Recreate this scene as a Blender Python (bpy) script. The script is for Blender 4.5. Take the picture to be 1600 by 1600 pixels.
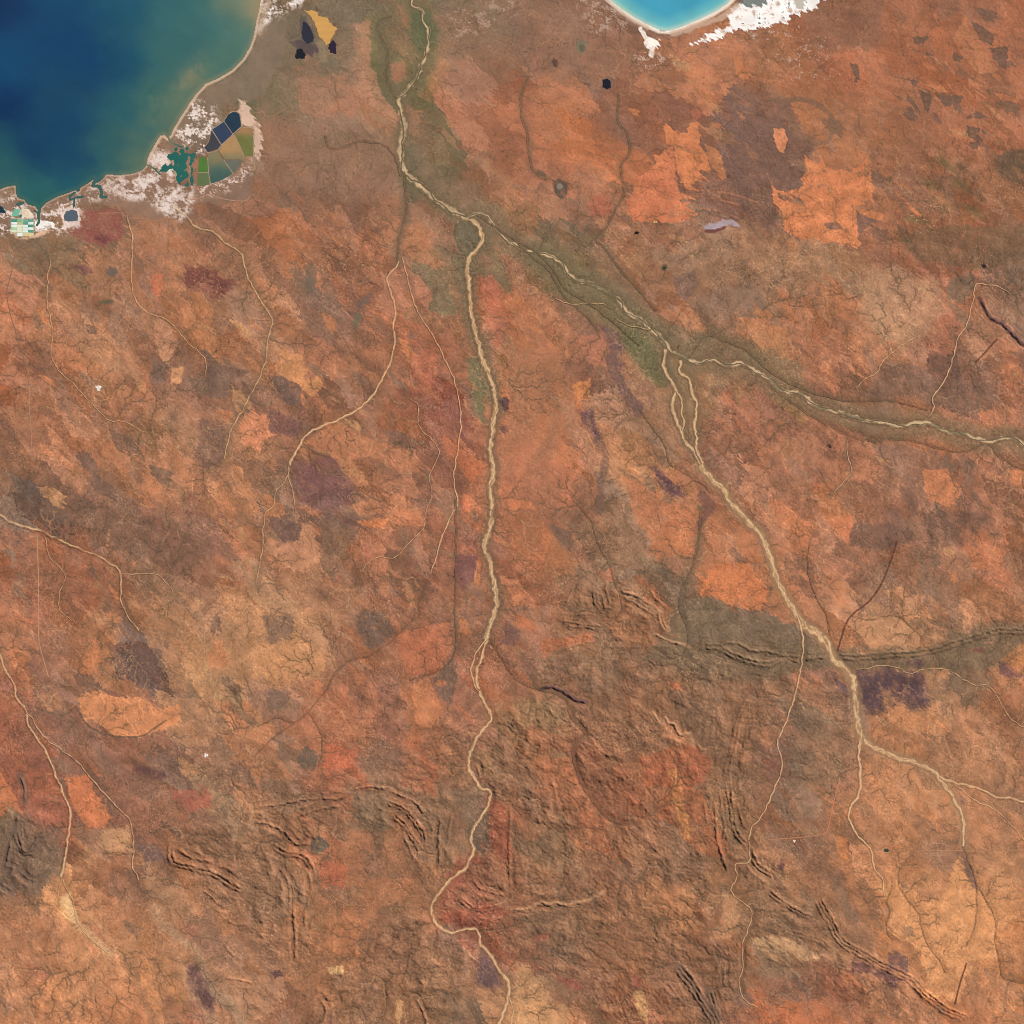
# Arid coastal plain, dry sand rivers and folded ranges seen from orbit.
# One Blender unit is one kilometre.  Map coordinates (x to the east, y to the south, 0..1600)
# are 0.1 km each; P() turns them into scene kilometres.
import bpy, math, heapq
import numpy as np

for o in list(bpy.data.objects):
    bpy.data.objects.remove(o)
scene = bpy.context.scene
scene.unit_settings.system = 'METRIC'
scene.unit_settings.scale_length = 1000.0

# ------------------------------------------------------------------ camera
ALT = 700.0
cam_d = bpy.data.cameras.new('camera')
cam_d.sensor_width = 36.0
cam_d.lens = 36.0 * ALT / 160.0
cam_d.clip_start = 1.0
cam_d.clip_end = 5000.0
cam = bpy.data.objects.new('camera', cam_d)
scene.collection.objects.link(cam)
cam.location = (0, 0, ALT)
cam.rotation_euler = (0, 0, 0)
scene.camera = cam

# ------------------------------------------------------------------ sky and sun
SUN_EL, SUN_AZ = math.radians(35.0), math.radians(48.0)      # azimuth clockwise from north
world = bpy.data.worlds.new('World')
scene.world = world
world.use_nodes = True
wn = world.node_tree
sky = wn.nodes.new('ShaderNodeTexSky')
sky.sky_type = 'NISHITA'
sky.sun_disc = False
sky.sun_elevation = SUN_EL
sky.sun_rotation = SUN_AZ
bg = wn.nodes['Background']
bg.inputs['Strength'].default_value = 0.055
wn.links.new(sky.outputs['Color'], bg.inputs['Color'])
sun_d = bpy.data.lights.new('sun', 'SUN')
sun_d.energy = 4.6
sun_d.angle = math.radians(0.5)
sun_d.color = (1.0, 0.945, 0.87)
sun = bpy.data.objects.new('sun', sun_d)
scene.collection.objects.link(sun)
sun.rotation_euler = (math.pi / 2 - SUN_EL, 0, math.pi - SUN_AZ)
sun.location = (60, 60, 300)
scene.view_settings.view_transform = 'Standard'
scene.view_settings.look = 'None'
scene.view_settings.gamma = 1.0
scene.view_settings.exposure = 0.0
scene.cycles.use_denoising = False
scene.cycles.filter_width = 1.0
scene.cycles.max_bounces = 3

# ------------------------------------------------------------------ helpers
rng = np.random.default_rng(7)
F = np.float32


def P(x, y, z=0.0):
    return ((x - 800.0) * 0.1, (800.0 - y) * 0.1, z)


_ang = rng.random(512).astype(F) * 2 * np.pi
GXT, GYT = np.cos(_ang).astype(F), np.sin(_ang).astype(F)
PERM = np.tile(rng.permutation(512), 2).astype(np.int32)


def perlin(x, y, seed=0):
    x = np.asarray(x, F) + F(seed * 17.31)
    y = np.asarray(y, F) + F(seed * 9.73)
    xi, yi = np.floor(x), np.floor(y)
    xf, yf = x - xi, y - yi
    xi, yi = xi.astype(np.int32) & 511, yi.astype(np.int32) & 511
    u = xf * xf * xf * (xf * (xf * 6 - 15) + 10)
    v = yf * yf * yf * (yf * (yf * 6 - 15) + 10)
    x1, y1 = (xi + 1) & 511, (yi + 1) & 511
    a, b = PERM[xi], PERM[x1]
    h00, h10 = PERM[a + yi], PERM[b + yi]
    h01, h11 = PERM[a + y1], PERM[b + y1]
    n00 = GXT[h00] * xf + GYT[h00] * yf
    n10 = GXT[h10] * (xf - 1) + GYT[h10] * yf
    n01 = GXT[h01] * xf + GYT[h01] * (yf - 1)
    n11 = GXT[h11] * (xf - 1) + GYT[h11] * (yf - 1)
    n0 = n00 + u * (n10 - n00)
    n1 = n01 + u * (n11 - n01)
    return (n0 + v * (n1 - n0)) * F(1.5)


def fbm(x, y, octv=4, seed=0, gain=0.5, ridged=False):
    s, amp, tot, f = 0, 1.0, 0.0, 1.0
    for i in range(octv):
        n = perlin(x * F(f), y * F(f), seed + i * 3)
        if ridged:
            n = 1 - 2 * np.abs(n)
        s = s + F(amp) * n
        tot += amp
        amp *= gain
        f *= 2.03
    return s / F(tot)


def sstep(a, b, x):
    t = np.clip((x - a) / (b - a), 0, 1)
    return t * t * (3 - 2 * t)


def lin(c):
    c = np.clip(np.asarray(c, F) / 255.0, 0, 1)
    return np.where(c <= 0.04045, c / 12.92, ((c + 0.055) / 1.055) ** 2.4).astype(F)


def smooth(pts, step=4.0):
    """Catmull-Rom through the control points, about one vertex per step."""
    p = np.array(pts, float)
    if len(p) < 3:
        n = max(2, int(np.hypot(*(p[-1] - p[0])) / step) + 1)
        t = np.linspace(0, 1, n)[:, None]
        return p[0] + (p[-1] - p[0]) * t
    q = np.vstack([2 * p[0] - p[1], p, 2 * p[-1] - p[-2]])
    out = []
    for i in range(1, len(q) - 2):
        n = max(1, int(np.hypot(*(q[i + 1] - q[i])) / step))
        for k in range(n):
            t = k / n
            out.append(0.5 * (2 * q[i] + (q[i + 1] - q[i - 1]) * t
                       + (2 * q[i - 1] - 5 * q[i] + 4 * q[i + 1] - q[i + 2]) * t * t
                       + (-q[i - 1] + 3 * q[i] - 3 * q[i + 1] + q[i + 2]) * t ** 3))
    out.append(p[-1])
    return np.array(out)


# ------------------------------------------------------------------ the terrain grid
STEP = 1.45
inner = np.arange(-8, 1608.01, STEP)
grow = np.cumsum(STEP * 1.2 ** np.arange(1, 37))
AX = np.concatenate([inner[0] - grow[::-1], inner, inner[-1] + grow]).astype(F)
N = len(AX)
NI0, NI1 = 36, 36 + len(inner)
X, Y = np.meshgrid(AX, AX)                       # row = y, column = x
WX = fbm(X / 46, Y / 46, 5, 11, 0.62)            # unit warp, fine enough for ragged edges
WY = fbm(X / 46, Y / 46, 5, 31, 0.62)
WFX = fbm(X / 9, Y / 9, 3, 41, 0.65)              # short warp for frayed edges
WFY = fbm(X / 9, Y / 9, 3, 46, 0.65)
BX = fbm(X / 150, Y / 150, 3, 51)
BY = fbm(X / 150, Y / 150, 3, 61)


def window(x0, x1, y0, y1):
    i0, i1 = np.searchsorted(AX, x0), np.searchsorted(AX, x1)
    j0, j1 = np.searchsorted(AX, y0), np.searchsorted(AX, y1)
    return slice(max(j0 - 1, 0), min(j1 + 1, N)), slice(max(i0 - 1, 0), min(i1 + 1, N))


def seg_dist(px, py, ax, ay, bx, by):
    dx, dy = bx - ax, by - ay
    L = dx * dx + dy * dy + 1e-9
    t = np.clip(((px - ax) * dx + (py - ay) * dy) / L, 0, 1)
    return np.hypot(px - (ax + t * dx), py - (ay + t * dy)), t, (dx * (py - ay) - dy * (px - ax))


def poly_sd(poly, rough=0.0, pad=20.0):
    """Signed distance (positive inside) to a polygon, on the window around it."""
    p = np.array(poly, float)
    m = pad + rough * 2.2
    sl = window(p[:, 0].min() - m, p[:, 0].max() + m, p[:, 1].min() - m, p[:, 1].max() + m)
    k_ = F(min(rough, 9) * 0.42)
    px, py = X[sl] + F(rough * 1.25) * WX[sl] + k_ * WFX[sl], Y[sl] + F(rough * 1.25) * WY[sl] + k_ * WFY[sl]
    d = np.full(px.shape, 1e9, F)
    ins = np.zeros(px.shape, bool)
    for k in range(len(p)):
        ax, ay = p[k]
        bx, by = p[(k + 1) % len(p)]
        d = np.minimum(d, seg_dist(px, py, F(ax), F(ay), F(bx), F(by))[0])
        if ay != by:
            c = ((ay > py) != (by > py)) & (px < (bx - ax) * (py - ay) / (by - ay) + ax)
            ins ^= c
    return sl, np.where(ins, d, -d)


def line_sd(pts, R, rough=0.0):
    """Distance, side (+ right of the way) and travelled length along a polyline on its window."""
    p = smooth(pts, 7.0)
    m = R + rough * 1.5
    sl = window(p[:, 0].min() - m, p[:, 0].max() + m, p[:, 1].min() - m, p[:, 1].max() + m)
    px, py = X[sl] + F(rough) * WX[sl], Y[sl] + F(rough) * WY[sl]
    d = np.full(px.shape, R, F)
    s = np.zeros(px.shape, F)
    u = np.zeros(px.shape, F)
    acc = 0.0
    gx, gy = AX[sl[1]], AX[sl[0]]
    for k in range(len(p) - 1):
        ax, ay = p[k]
        bx, by = p[k + 1]
        i0, i1 = np.searchsorted(gx, min(ax, bx) - m), np.searchsorted(gx, max(ax, bx) + m)
        j0, j1 = np.searchsorted(gy, min(ay, by) - m), np.searchsorted(gy, max(ay, by) + m)
        w = (slice(j0, j1), slice(i0, i1))
        L = math.hypot(bx - ax, by - ay)
        dd, t, c = seg_dist(px[w], py[w], F(ax), F(ay), F(bx), F(by))
        near = dd < d[w]
        d[w] = np.where(near, dd, d[w])
        s[w] = np.where(near, np.sign(c), s[w])
        u[w] = np.where(near, acc + t * L, u[w])
        acc += L
    return sl, d, s, u, acc


# ------------------------------------------------------------------ rivers and creeks (courses on the map)
# name, course, width start, width end, style, label
RIVERS = [
 ('river', [(642,-14),(643,0),(646,10),(661,16),(662,32),(670,50),(667,78),(660,100),(650,122),(637,139),(622,153)], 4.5, 8, 'mix',
  'pale sandy river reach running south through green floodplain to the forked delta'),
 ('river', [(621,153),(626,175),(631,195),(626,225),(627,242),(631,265),(640,277),(660,292),(680,310),(700,325),(722,337),(731,341)], 10.5, 9, 'mix',
  'wide cream sandy trunk river with dark water threads below the delta fork'),
 ('river', [(612,25),(595,31),(589,45),(596,59),(604,75),(606,100),(604,117),(609,136),(615,149),(621,155)], 2.5, 4.5, 'dark',
  'narrow dark tree-lined western arm of the delta'),
 ('river', [(730,340),(742,347),(751,360),(753,375),(743,392),(734,402),(729,415),(731,432),(734,457),(736,482),(741,512),(749,542),(757,570),
   (769,597),(775,627),(772,655),(770,677),(767,707),(771,735),(766,765),(769,797),(767,820),(757,852),(765,877),(771,907),(776,945),(767,972),(760,997)], 7.5, 9.5, 'braid',
  'long straight braided sand river crossing the middle plain from fork to ranges'),
 ('river', [(760,997),(754,1025),(746,1047),(746,1070),(757,1097),(768,1120),(762,1132),(747,1150),(737,1172),(732,1190),(735,1203),(745,1221),(750,1230),(764,1236),(767,1245),
   (760,1265),(742,1290),(736,1310),(740,1330),(727,1355),(702,1377),(682,1402),(674,1420),(680,1440),(697,1455),(712,1456),(728,1451),(744,1453),(750,1463),(751,1475),(767,1492),
   (780,1515),(794,1535),(795,1557),(789,1577),(780,1600),(776,1614)], 6.5, 6.0, 'smooth',
  'smooth pale sand river looping through the brown ranges in a wide bend'),
 ('river', [(759,1000),(748,1014),(741,1027),(736,1048),(741,1068),(749,1080)], 3, 3, 'smooth',
  'short sand side channel splitting from and rejoining the main river before the gorge'),
 ('river', [(795,1556),(801,1575),(800,1590),(795,1614)], 3, 3, 'smooth', 'short eastern sand strand of the river splitting beside pale tan clay ground'),
 ('river', [(731,340),(737,337),(746,333),(760,337),(770,350),(782,365),(799,379),(817,389),(838,395),(860,400),(875,409),(887,425),(900,437),(920,441),(940,450),(965,467),(980,487),
   (1005,502),(1017,515),(1032,527),(1045,545),(1060,555)], 4.5, 8.5, 'mix',
  'dark-threaded sand river through the wide olive floodplain east of the fork'),
 ('river', [(1060,555),(1082,565),(1097,566),(1115,562),(1135,572),(1157,567),(1175,576),(1199,591),(1225,610),(1250,615),(1277,635),(1305,642),(1325,649),(1355,657),(1385,661),(1407,665),
   (1430,662),(1455,662),(1480,674),(1507,679),(1545,690),(1567,684),(1585,685),(1600,695),(1616,704)], 6.5, 7, 'mix',
  'upper river with white sand bars and dark pools beside twin tree-lined anabranches'),
 ('river', [(1040,546),(1037,570),(1045,590),(1056,610),(1051,632),(1057,657),(1065,675),(1069,687),(1082,702),(1097,730)], 5.5, 6, 'braid',
  'western strand of the split tan sand river joining the olive floodplain'),
 ('river', [(1057,610),(1066,627),(1065,645),(1069,657),(1066,674)], 4, 4, 'smooth', 'small inner sand loop beside the western strand'),
 ('river', [(1064,563),(1062,580),(1077,592),(1080,610),(1089,630),(1086,655),(1087,680),(1090,705),(1102,732),(1118,753)], 4.5, 5, 'braid',
  'eastern strand of the split tan sand river joining the olive floodplain'),
 ('river', [(1095,727),(1115,752),(1132,767),(1145,790),(1155,800),(1172,820),(1189,832),(1197,855),(1202,865),(1212,900),(1230,935),(1245,960),(1257,977)], 8.5, 10, 'braid',
  'broad braided tan river running straight through orange plains to the ridge gap'),
 ('river', [(1257,977),(1277,990),(1292,1005),(1302,1027),(1317,1045),(1332,1062),(1336,1087),(1339,1115),(1342,1142),(1350,1155)], 14, 12, 'braid',
  'widest braided tan river reach, beside the dark purple burnt patch'),
 ('river', [(1350,1155),(1370,1170),(1400,1182),(1430,1192),(1450,1200),(1458,1206),(1475,1225),(1490,1247),(1502,1270),(1506,1295),(1505,1322)], 9, 4, 'braid',
  'braided sand river bending east then south into orange fan country'),
 ('river', [(1468,1213),(1490,1222),(1522,1229),(1540,1235),(1557,1245),(1577,1247),(1600,1252),(1616,1256)], 5, 4, 'smooth', 'tan sand tributary running due east from the braided bend'),
 ('creek', [(1490,1224),(1525,1252),(1550,1262),(1570,1277),(1590,1300),(1614,1330)], 2.4, 1.6, 'smooth', 'thin sandy creek south of the eastern tributary'),
 ('river', [(1246,962),(1254,990),(1254,1025),(1252,1040),(1245,1075),(1235,1110),(1225,1135),(1215,1160),(1220,1180),(1222,1200),(1210,1232),(1198,1260),(1187,1280),(1175,1292),(1170,1312)], 3.6, 2.8, 'smooth',
  'thin tan river slipping through the ridge gap and running south'),
 ('creek', [(1170,1312),(1170,1345),(1150,1350),(1152,1370),(1142,1392),(1162,1410),(1175,1425),(1170,1450),(1160,1477),(1160,1512),(1155,1537),(1165,1562),(1190,1578)], 2.6, 2, 'smooth',
  'winding pale creek among the steep north-south strata and pale hollows'),
 ('creek', [(1345,1153),(1342,1175),(1344,1200),(1345,1225),(1340,1245),(1330,1260),(1327,1280),(1340,1305),(1360,1327),(1366,1355),(1379,1375),(1382,1400)], 5.4, 1.6, 'braid',
  'sandy creek running south from the braided bend to a small dam'),
 ('creek', [(1338,1047),(1360,1043),(1380,1040),(1402,1042),(1422,1052),(1450,1044),(1482,1047),(1507,1062),(1527,1071),(1545,1072),(1560,1092),(1575,1117),(1590,1130),(1614,1148)], 2, 1.6, 'smooth',
  'thin yellow creek skirting the top of the purple burnt patch'),
 ('river', [(270,321),(290,335),(307,355),(330,362),(350,377),(378,399),(385,427),(400,455),(412,477),(426,500),(419,525),(416,560),(407,585),(400,602),(382,635),(362,672),(350,717)], 3.8, 2, 'smooth',
  'pale sandy creek leaving the salt flats beside the evaporation ponds'),
 ('creek', [(200,334),(201,347),(207,367),(207,400),(205,422),(208,455),(217,477),(235,490),(257,497),(275,512),(295,537),(320,560),(322,590)], 2.8, 1.6, 'smooth',
  'straight thin creek running inland beside the maroon field'),
 ('creek', [(82,400),(75,435),(74,475),(82,512),(80,550),(90,575),(110,595),(140,627),(172,657),(187,657),(200,661),(217,672),(232,676)], 2, 1.6, 'smooth',
  'fine pale creek passing a small white clearing'),
 ('river', [(623,408),(619,416),(606,432),(609,455),(619,480),(614,507),(616,532),(610,567),(597,590),(585,615),(562,637),(535,654),(502,667),(480,680),(462,705),(452,727)], 3.2, 5.2, 'smooth',
  'golden sand river curving south-west and ending in branching threads'),
 ('creek', [(452,726),(447,750),(432,767),(427,790),(415,804),(411,830),(410,857),(405,887),(401,915)], 2.8, 1.8, 'smooth', 'western thread below the end of the golden sand river'),
 ('creek', [(453,728),(452,750),(459,775),(461,802)], 2.4, 1.6, 'smooth', 'eastern thread below the end of the golden sand river'),
 ('creek', [(628,398),(632,415),(640,447),(652,485),(677,525),(697,565),(712,602),(719,637),(720,670),(714,712),(709,750),(715,785),(707,802),(690,840),(682,872),(672,897)], 2.2, 2.8, 'smooth',
  'narrow salmon sand creek west of and parallel to the long braided river'),
 ('creek', [(672,897),(655,940),(655,960),(635,977),(612,1000),(575,1025),(550,1032),(527,1050),(510,1077),(482,1112),(450,1137),(425,1155),(398,1182)], 2, 1.8, 'dark',
  'dark tree-lined creek passing a dark hexagonal burn patch'),
 ('creek', [(640,622),(654,635),(655,665),(682,695),(685,712),(672,742),(675,775),(665,800),(662,825),(642,845),(617,870),(585,872),(562,895)], 1.8, 1.6, 'smooth',
  'thin faint creek trailing south-west between two larger sandy creeks'),
 ('river', [(-16,795),(0,804),(25,819),(45,824),(65,830),(100,847),(125,857),(150,867),(175,882),(189,897),(189,935),(200,962),(217,985)], 5.5, 2.6, 'smooth',
  'golden sand river with a pale bulge below dark scrub'),
 ('creek', [(70,832),(77,867),(100,895),(101,912),(94,925),(94,952),(120,975)], 2, 1.4, 'smooth', 'small creek branching south from the river with a pale bulge'),
 ('creek', [(190,896),(212,897),(242,897),(262,912),(275,937)], 1.8, 1.2, 'smooth', 'small creek branching east from the river with a pale bulge'),
 ('river', [(-12,1000),(0,1022),(10,1050),(22,1067),(27,1090),(40,1107),(45,1132),(60,1155),(75,1180),(84,1200),(97,1235),(110,1265),(107,1305),(102,1340),(96,1372)], 4, 4.6, 'smooth',
  'tan sand river passing bright orange country and a dark rocky V-shaped hill'),
 ('creek', [(96,1370),(107,1392),(116,1412),(122,1440),(140,1465),(170,1490)], 2.6, 1.4, 'smooth', 'pale creek fork through yellow washed sand'),
 ('creek', [(97,1370),(92,1390),(86,1418)], 2.4, 1.4, 'smooth', 'short creek fork west of the yellow washed sand'),
 ('river', [(38,1105),(50,1122),(65,1147),(90,1167),(128,1197),(152,1227),(180,1257),(205,1285),(209,1325),(207,1350),(217,1375)], 2.4, 2.6, 'smooth',
  'thin straight sandy creek heading south-east beside the orange bare patches'),
 ('creek', [(1579,460),(1560,448),(1542,444),(1526,444),(1521,455),(1519,472),(1511,507),(1497,530),(1489,562),(1477,595),(1459,620),(1459,637),(1450,652)], 1.8, 3, 'smooth',
  'pale creek with a hooked head flowing to the upper river'),
 ('creek', [(1444,520),(1405,542),(1382,562),(1372,580),(1350,595),(1337,607)], 1.8, 2, 'smooth', 'short pale creek draining the wide pale washed flat'),
 ('creek', [(1325,685),(1324,707),(1330,737),(1318,752),(1298,775)], 1.6, 1.4, 'smooth', 'tiny pale creek south of the tree-lined anabranch'),
 ('creek', [(967,147),(966,185),(982,212),(985,237),(970,262),(976,300),(962,327),(947,355),(929,375),(900,392)], 3, 3, 'dark',
  'dull brown tree-lined creek beside the large orange bare patch'),
 ('creek', [(929,375),(945,387),(957,405),(972,425),(1005,460),(1025,485)], 2.2, 2.4, 'dark', 'dark creek running south-east along the edge of the olive floodplain'),
 ('creek', [(825,120),(815,150),(816,187),(825,212),(827,245),(837,270),(855,280)], 3, 3, 'dark', 'olive creek ending at the grey claypan pool'),
 ('creek', [(745,336),(800,372),(830,400),(857,422),(882,462),(912,490),(935,517)], 1.6, 2.6, 'dark', 'dark creek along the western edge of the olive floodplain'),
 ('creek', [(630,268),(633,285),(635,325),(630,350),(622,380),(622,408)], 3, 2, 'dark', 'dark creek linking the trunk river to the golden sand river'),
 ('creek', [(1075,560),(1105,525),(1137,535),(1167,547),(1185,560)], 1.6, 2, 'dark', 'short dark creek north of the upper river'),
 ('creek', [(1200,600),(1230,622),(1270,650),(1310,672),(1360,688),(1410,685),(1450,695),(1500,705),(1545,695),(1560,712),(1600,735),(1614,742)], 3, 2.2, 'dark',
  'dark tree-lined anabranch south of the upper river'),
 ('creek', [(765,997),(780,1022),(800,1053),(820,1070),(845,1078),(882,1091),(892,1120),(907,1135),(914,1147),(897,1165),(895,1182),(900,1200),(910,1227),(930,1255),(947,1275),(965,1285),(985,1287)], 2, 2.6, 'dark',
  'dark creek winding through red hills past a black rock ridge'),
 ('creek', [(1095,800),(1091,850),(1082,887),(1065,922),(1062,950),(1072,975),(1076,997),(1066,1030)], 3, 2.2, 'dark', 'dark creek cutting the curved ridge beside orange plain'),
 ('creek', [(905,790),(925,815),(935,850),(950,877),(962,912),(972,950),(950,975)], 2, 1.6, 'dark', 'dark creek entering the folded ridge loop'),
 ('creek', [(1000,640),(1017,665),(1040,697),(1045,722),(1062,735),(1085,750)], 1.6, 1.8, 'dark', 'thin dark creek beside speckled purple ground'),
 ('creek', [(1395,1382),(1386,1407),(1390,1422),(1385,1447),(1395,1470)], 1.8, 1.2, 'dark', 'dark green creek on the western edge of the orange fan'),
 ('creek', [(1405,1385),(1420,1407),(1435,1427),(1442,1455),(1452,1480),(1468,1500),(1478,1520)], 1.8, 1.2, 'dark', 'dark green creek down the centre of the orange fan'),
 ('creek', [(1505,1322),(1512,1340),(1525,1375),(1527,1415),(1522,1450),(1510,1478)], 2.2, 1.4, 'dark', 'dark creek below the end of the braided river in orange fan'),
 ('creek', [(1527,1382),(1547,1417),(1557,1440),(1555,1467),(1562,1500),(1567,1525),(1595,1535),(1614,1540)], 1.6, 2, 'dark', 'dark green creek on the eastern edge of the orange fan'),
 ('creek', [(509,212),(511,224),(520,232),(540,227),(560,221),(595,224),(610,235),(620,252),(626,275)], 2.6, 2, 'dark', 'dark meandering creek joining the trunk river from the western flats'),
 ('creek', [(482,1112),(470,1124),(452,1128),(432,1122),(404,1134)], 1.6, 1.2, 'dark', 'dark western twig of the tree-lined creek junction'),
 ('creek', [(482,1112),(494,1130),(504,1150),(503,1175),(498,1200)], 1.8, 1.2, 'dark', 'dark southern arc of the tree-lined creek junction'),
 ('creek', [(712,780),(713,830),(712,900),(711,960),(712,1015),(690,1045),(640,1062)], 2.2, 1.4, 'dark', 'straight dark creek west of and beside the long braided river'),
 ('creek', [(868,466),(890,475),(915,474),(940,474),(955,483)], 1.8, 1.4, 'smooth', 'short pale thread inside the olive floodplain'),
 ('creek', [(961,496),(982,508),(1005,513),(1018,516)], 1.8, 2.2, 'smooth', 'short pale side channel meeting the river in the olive floodplain'),
 ('creek', [(800,372),(835,392),(862,418),(885,452),(925,478),(960,505),(1000,540)], 1.8, 1.8, 'dark', 'dark tree-lined thread down the middle of the olive floodplain'),
 ('creek', [(1167,547),(1205,582),(1250,606),(1300,621),(1340,627),(1392,626),(1450,640)], 2, 2, 'dark', 'dark tree-lined thread north of the upper river'),
 ('creek', [(1062,760),(1090,752),(1110,770)], 1.4, 1.2, 'dark', 'short dark creek beside the ragged violet patch'),
 ('creek', [(1300,1000),(1290,960),(1270,920),(1262,880),(1268,840)], 1.6, 1.2, 'dark', 'dark creek running north from the braided river gap'),
 ('creek', [(1332,962),(1360,968),(1400,962),(1430,985)], 1.6, 1.0, 'dark', 'dark gully trunk draining the pale tan fan'),
]

# distance from the nearest channel edge
RDIST = np.full((N, N), 60, F)
for name, pts, w0, w1, st, lab in RIVERS:
    sl, d, s, u, L = line_sd(pts, 60)
    RDIST[sl] = np.minimum(RDIST[sl], d - (w0 + (w1 - w0) * u / max(L, 1)) * F(0.5))
RDIST = np.maximum(RDIST, 0)

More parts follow.
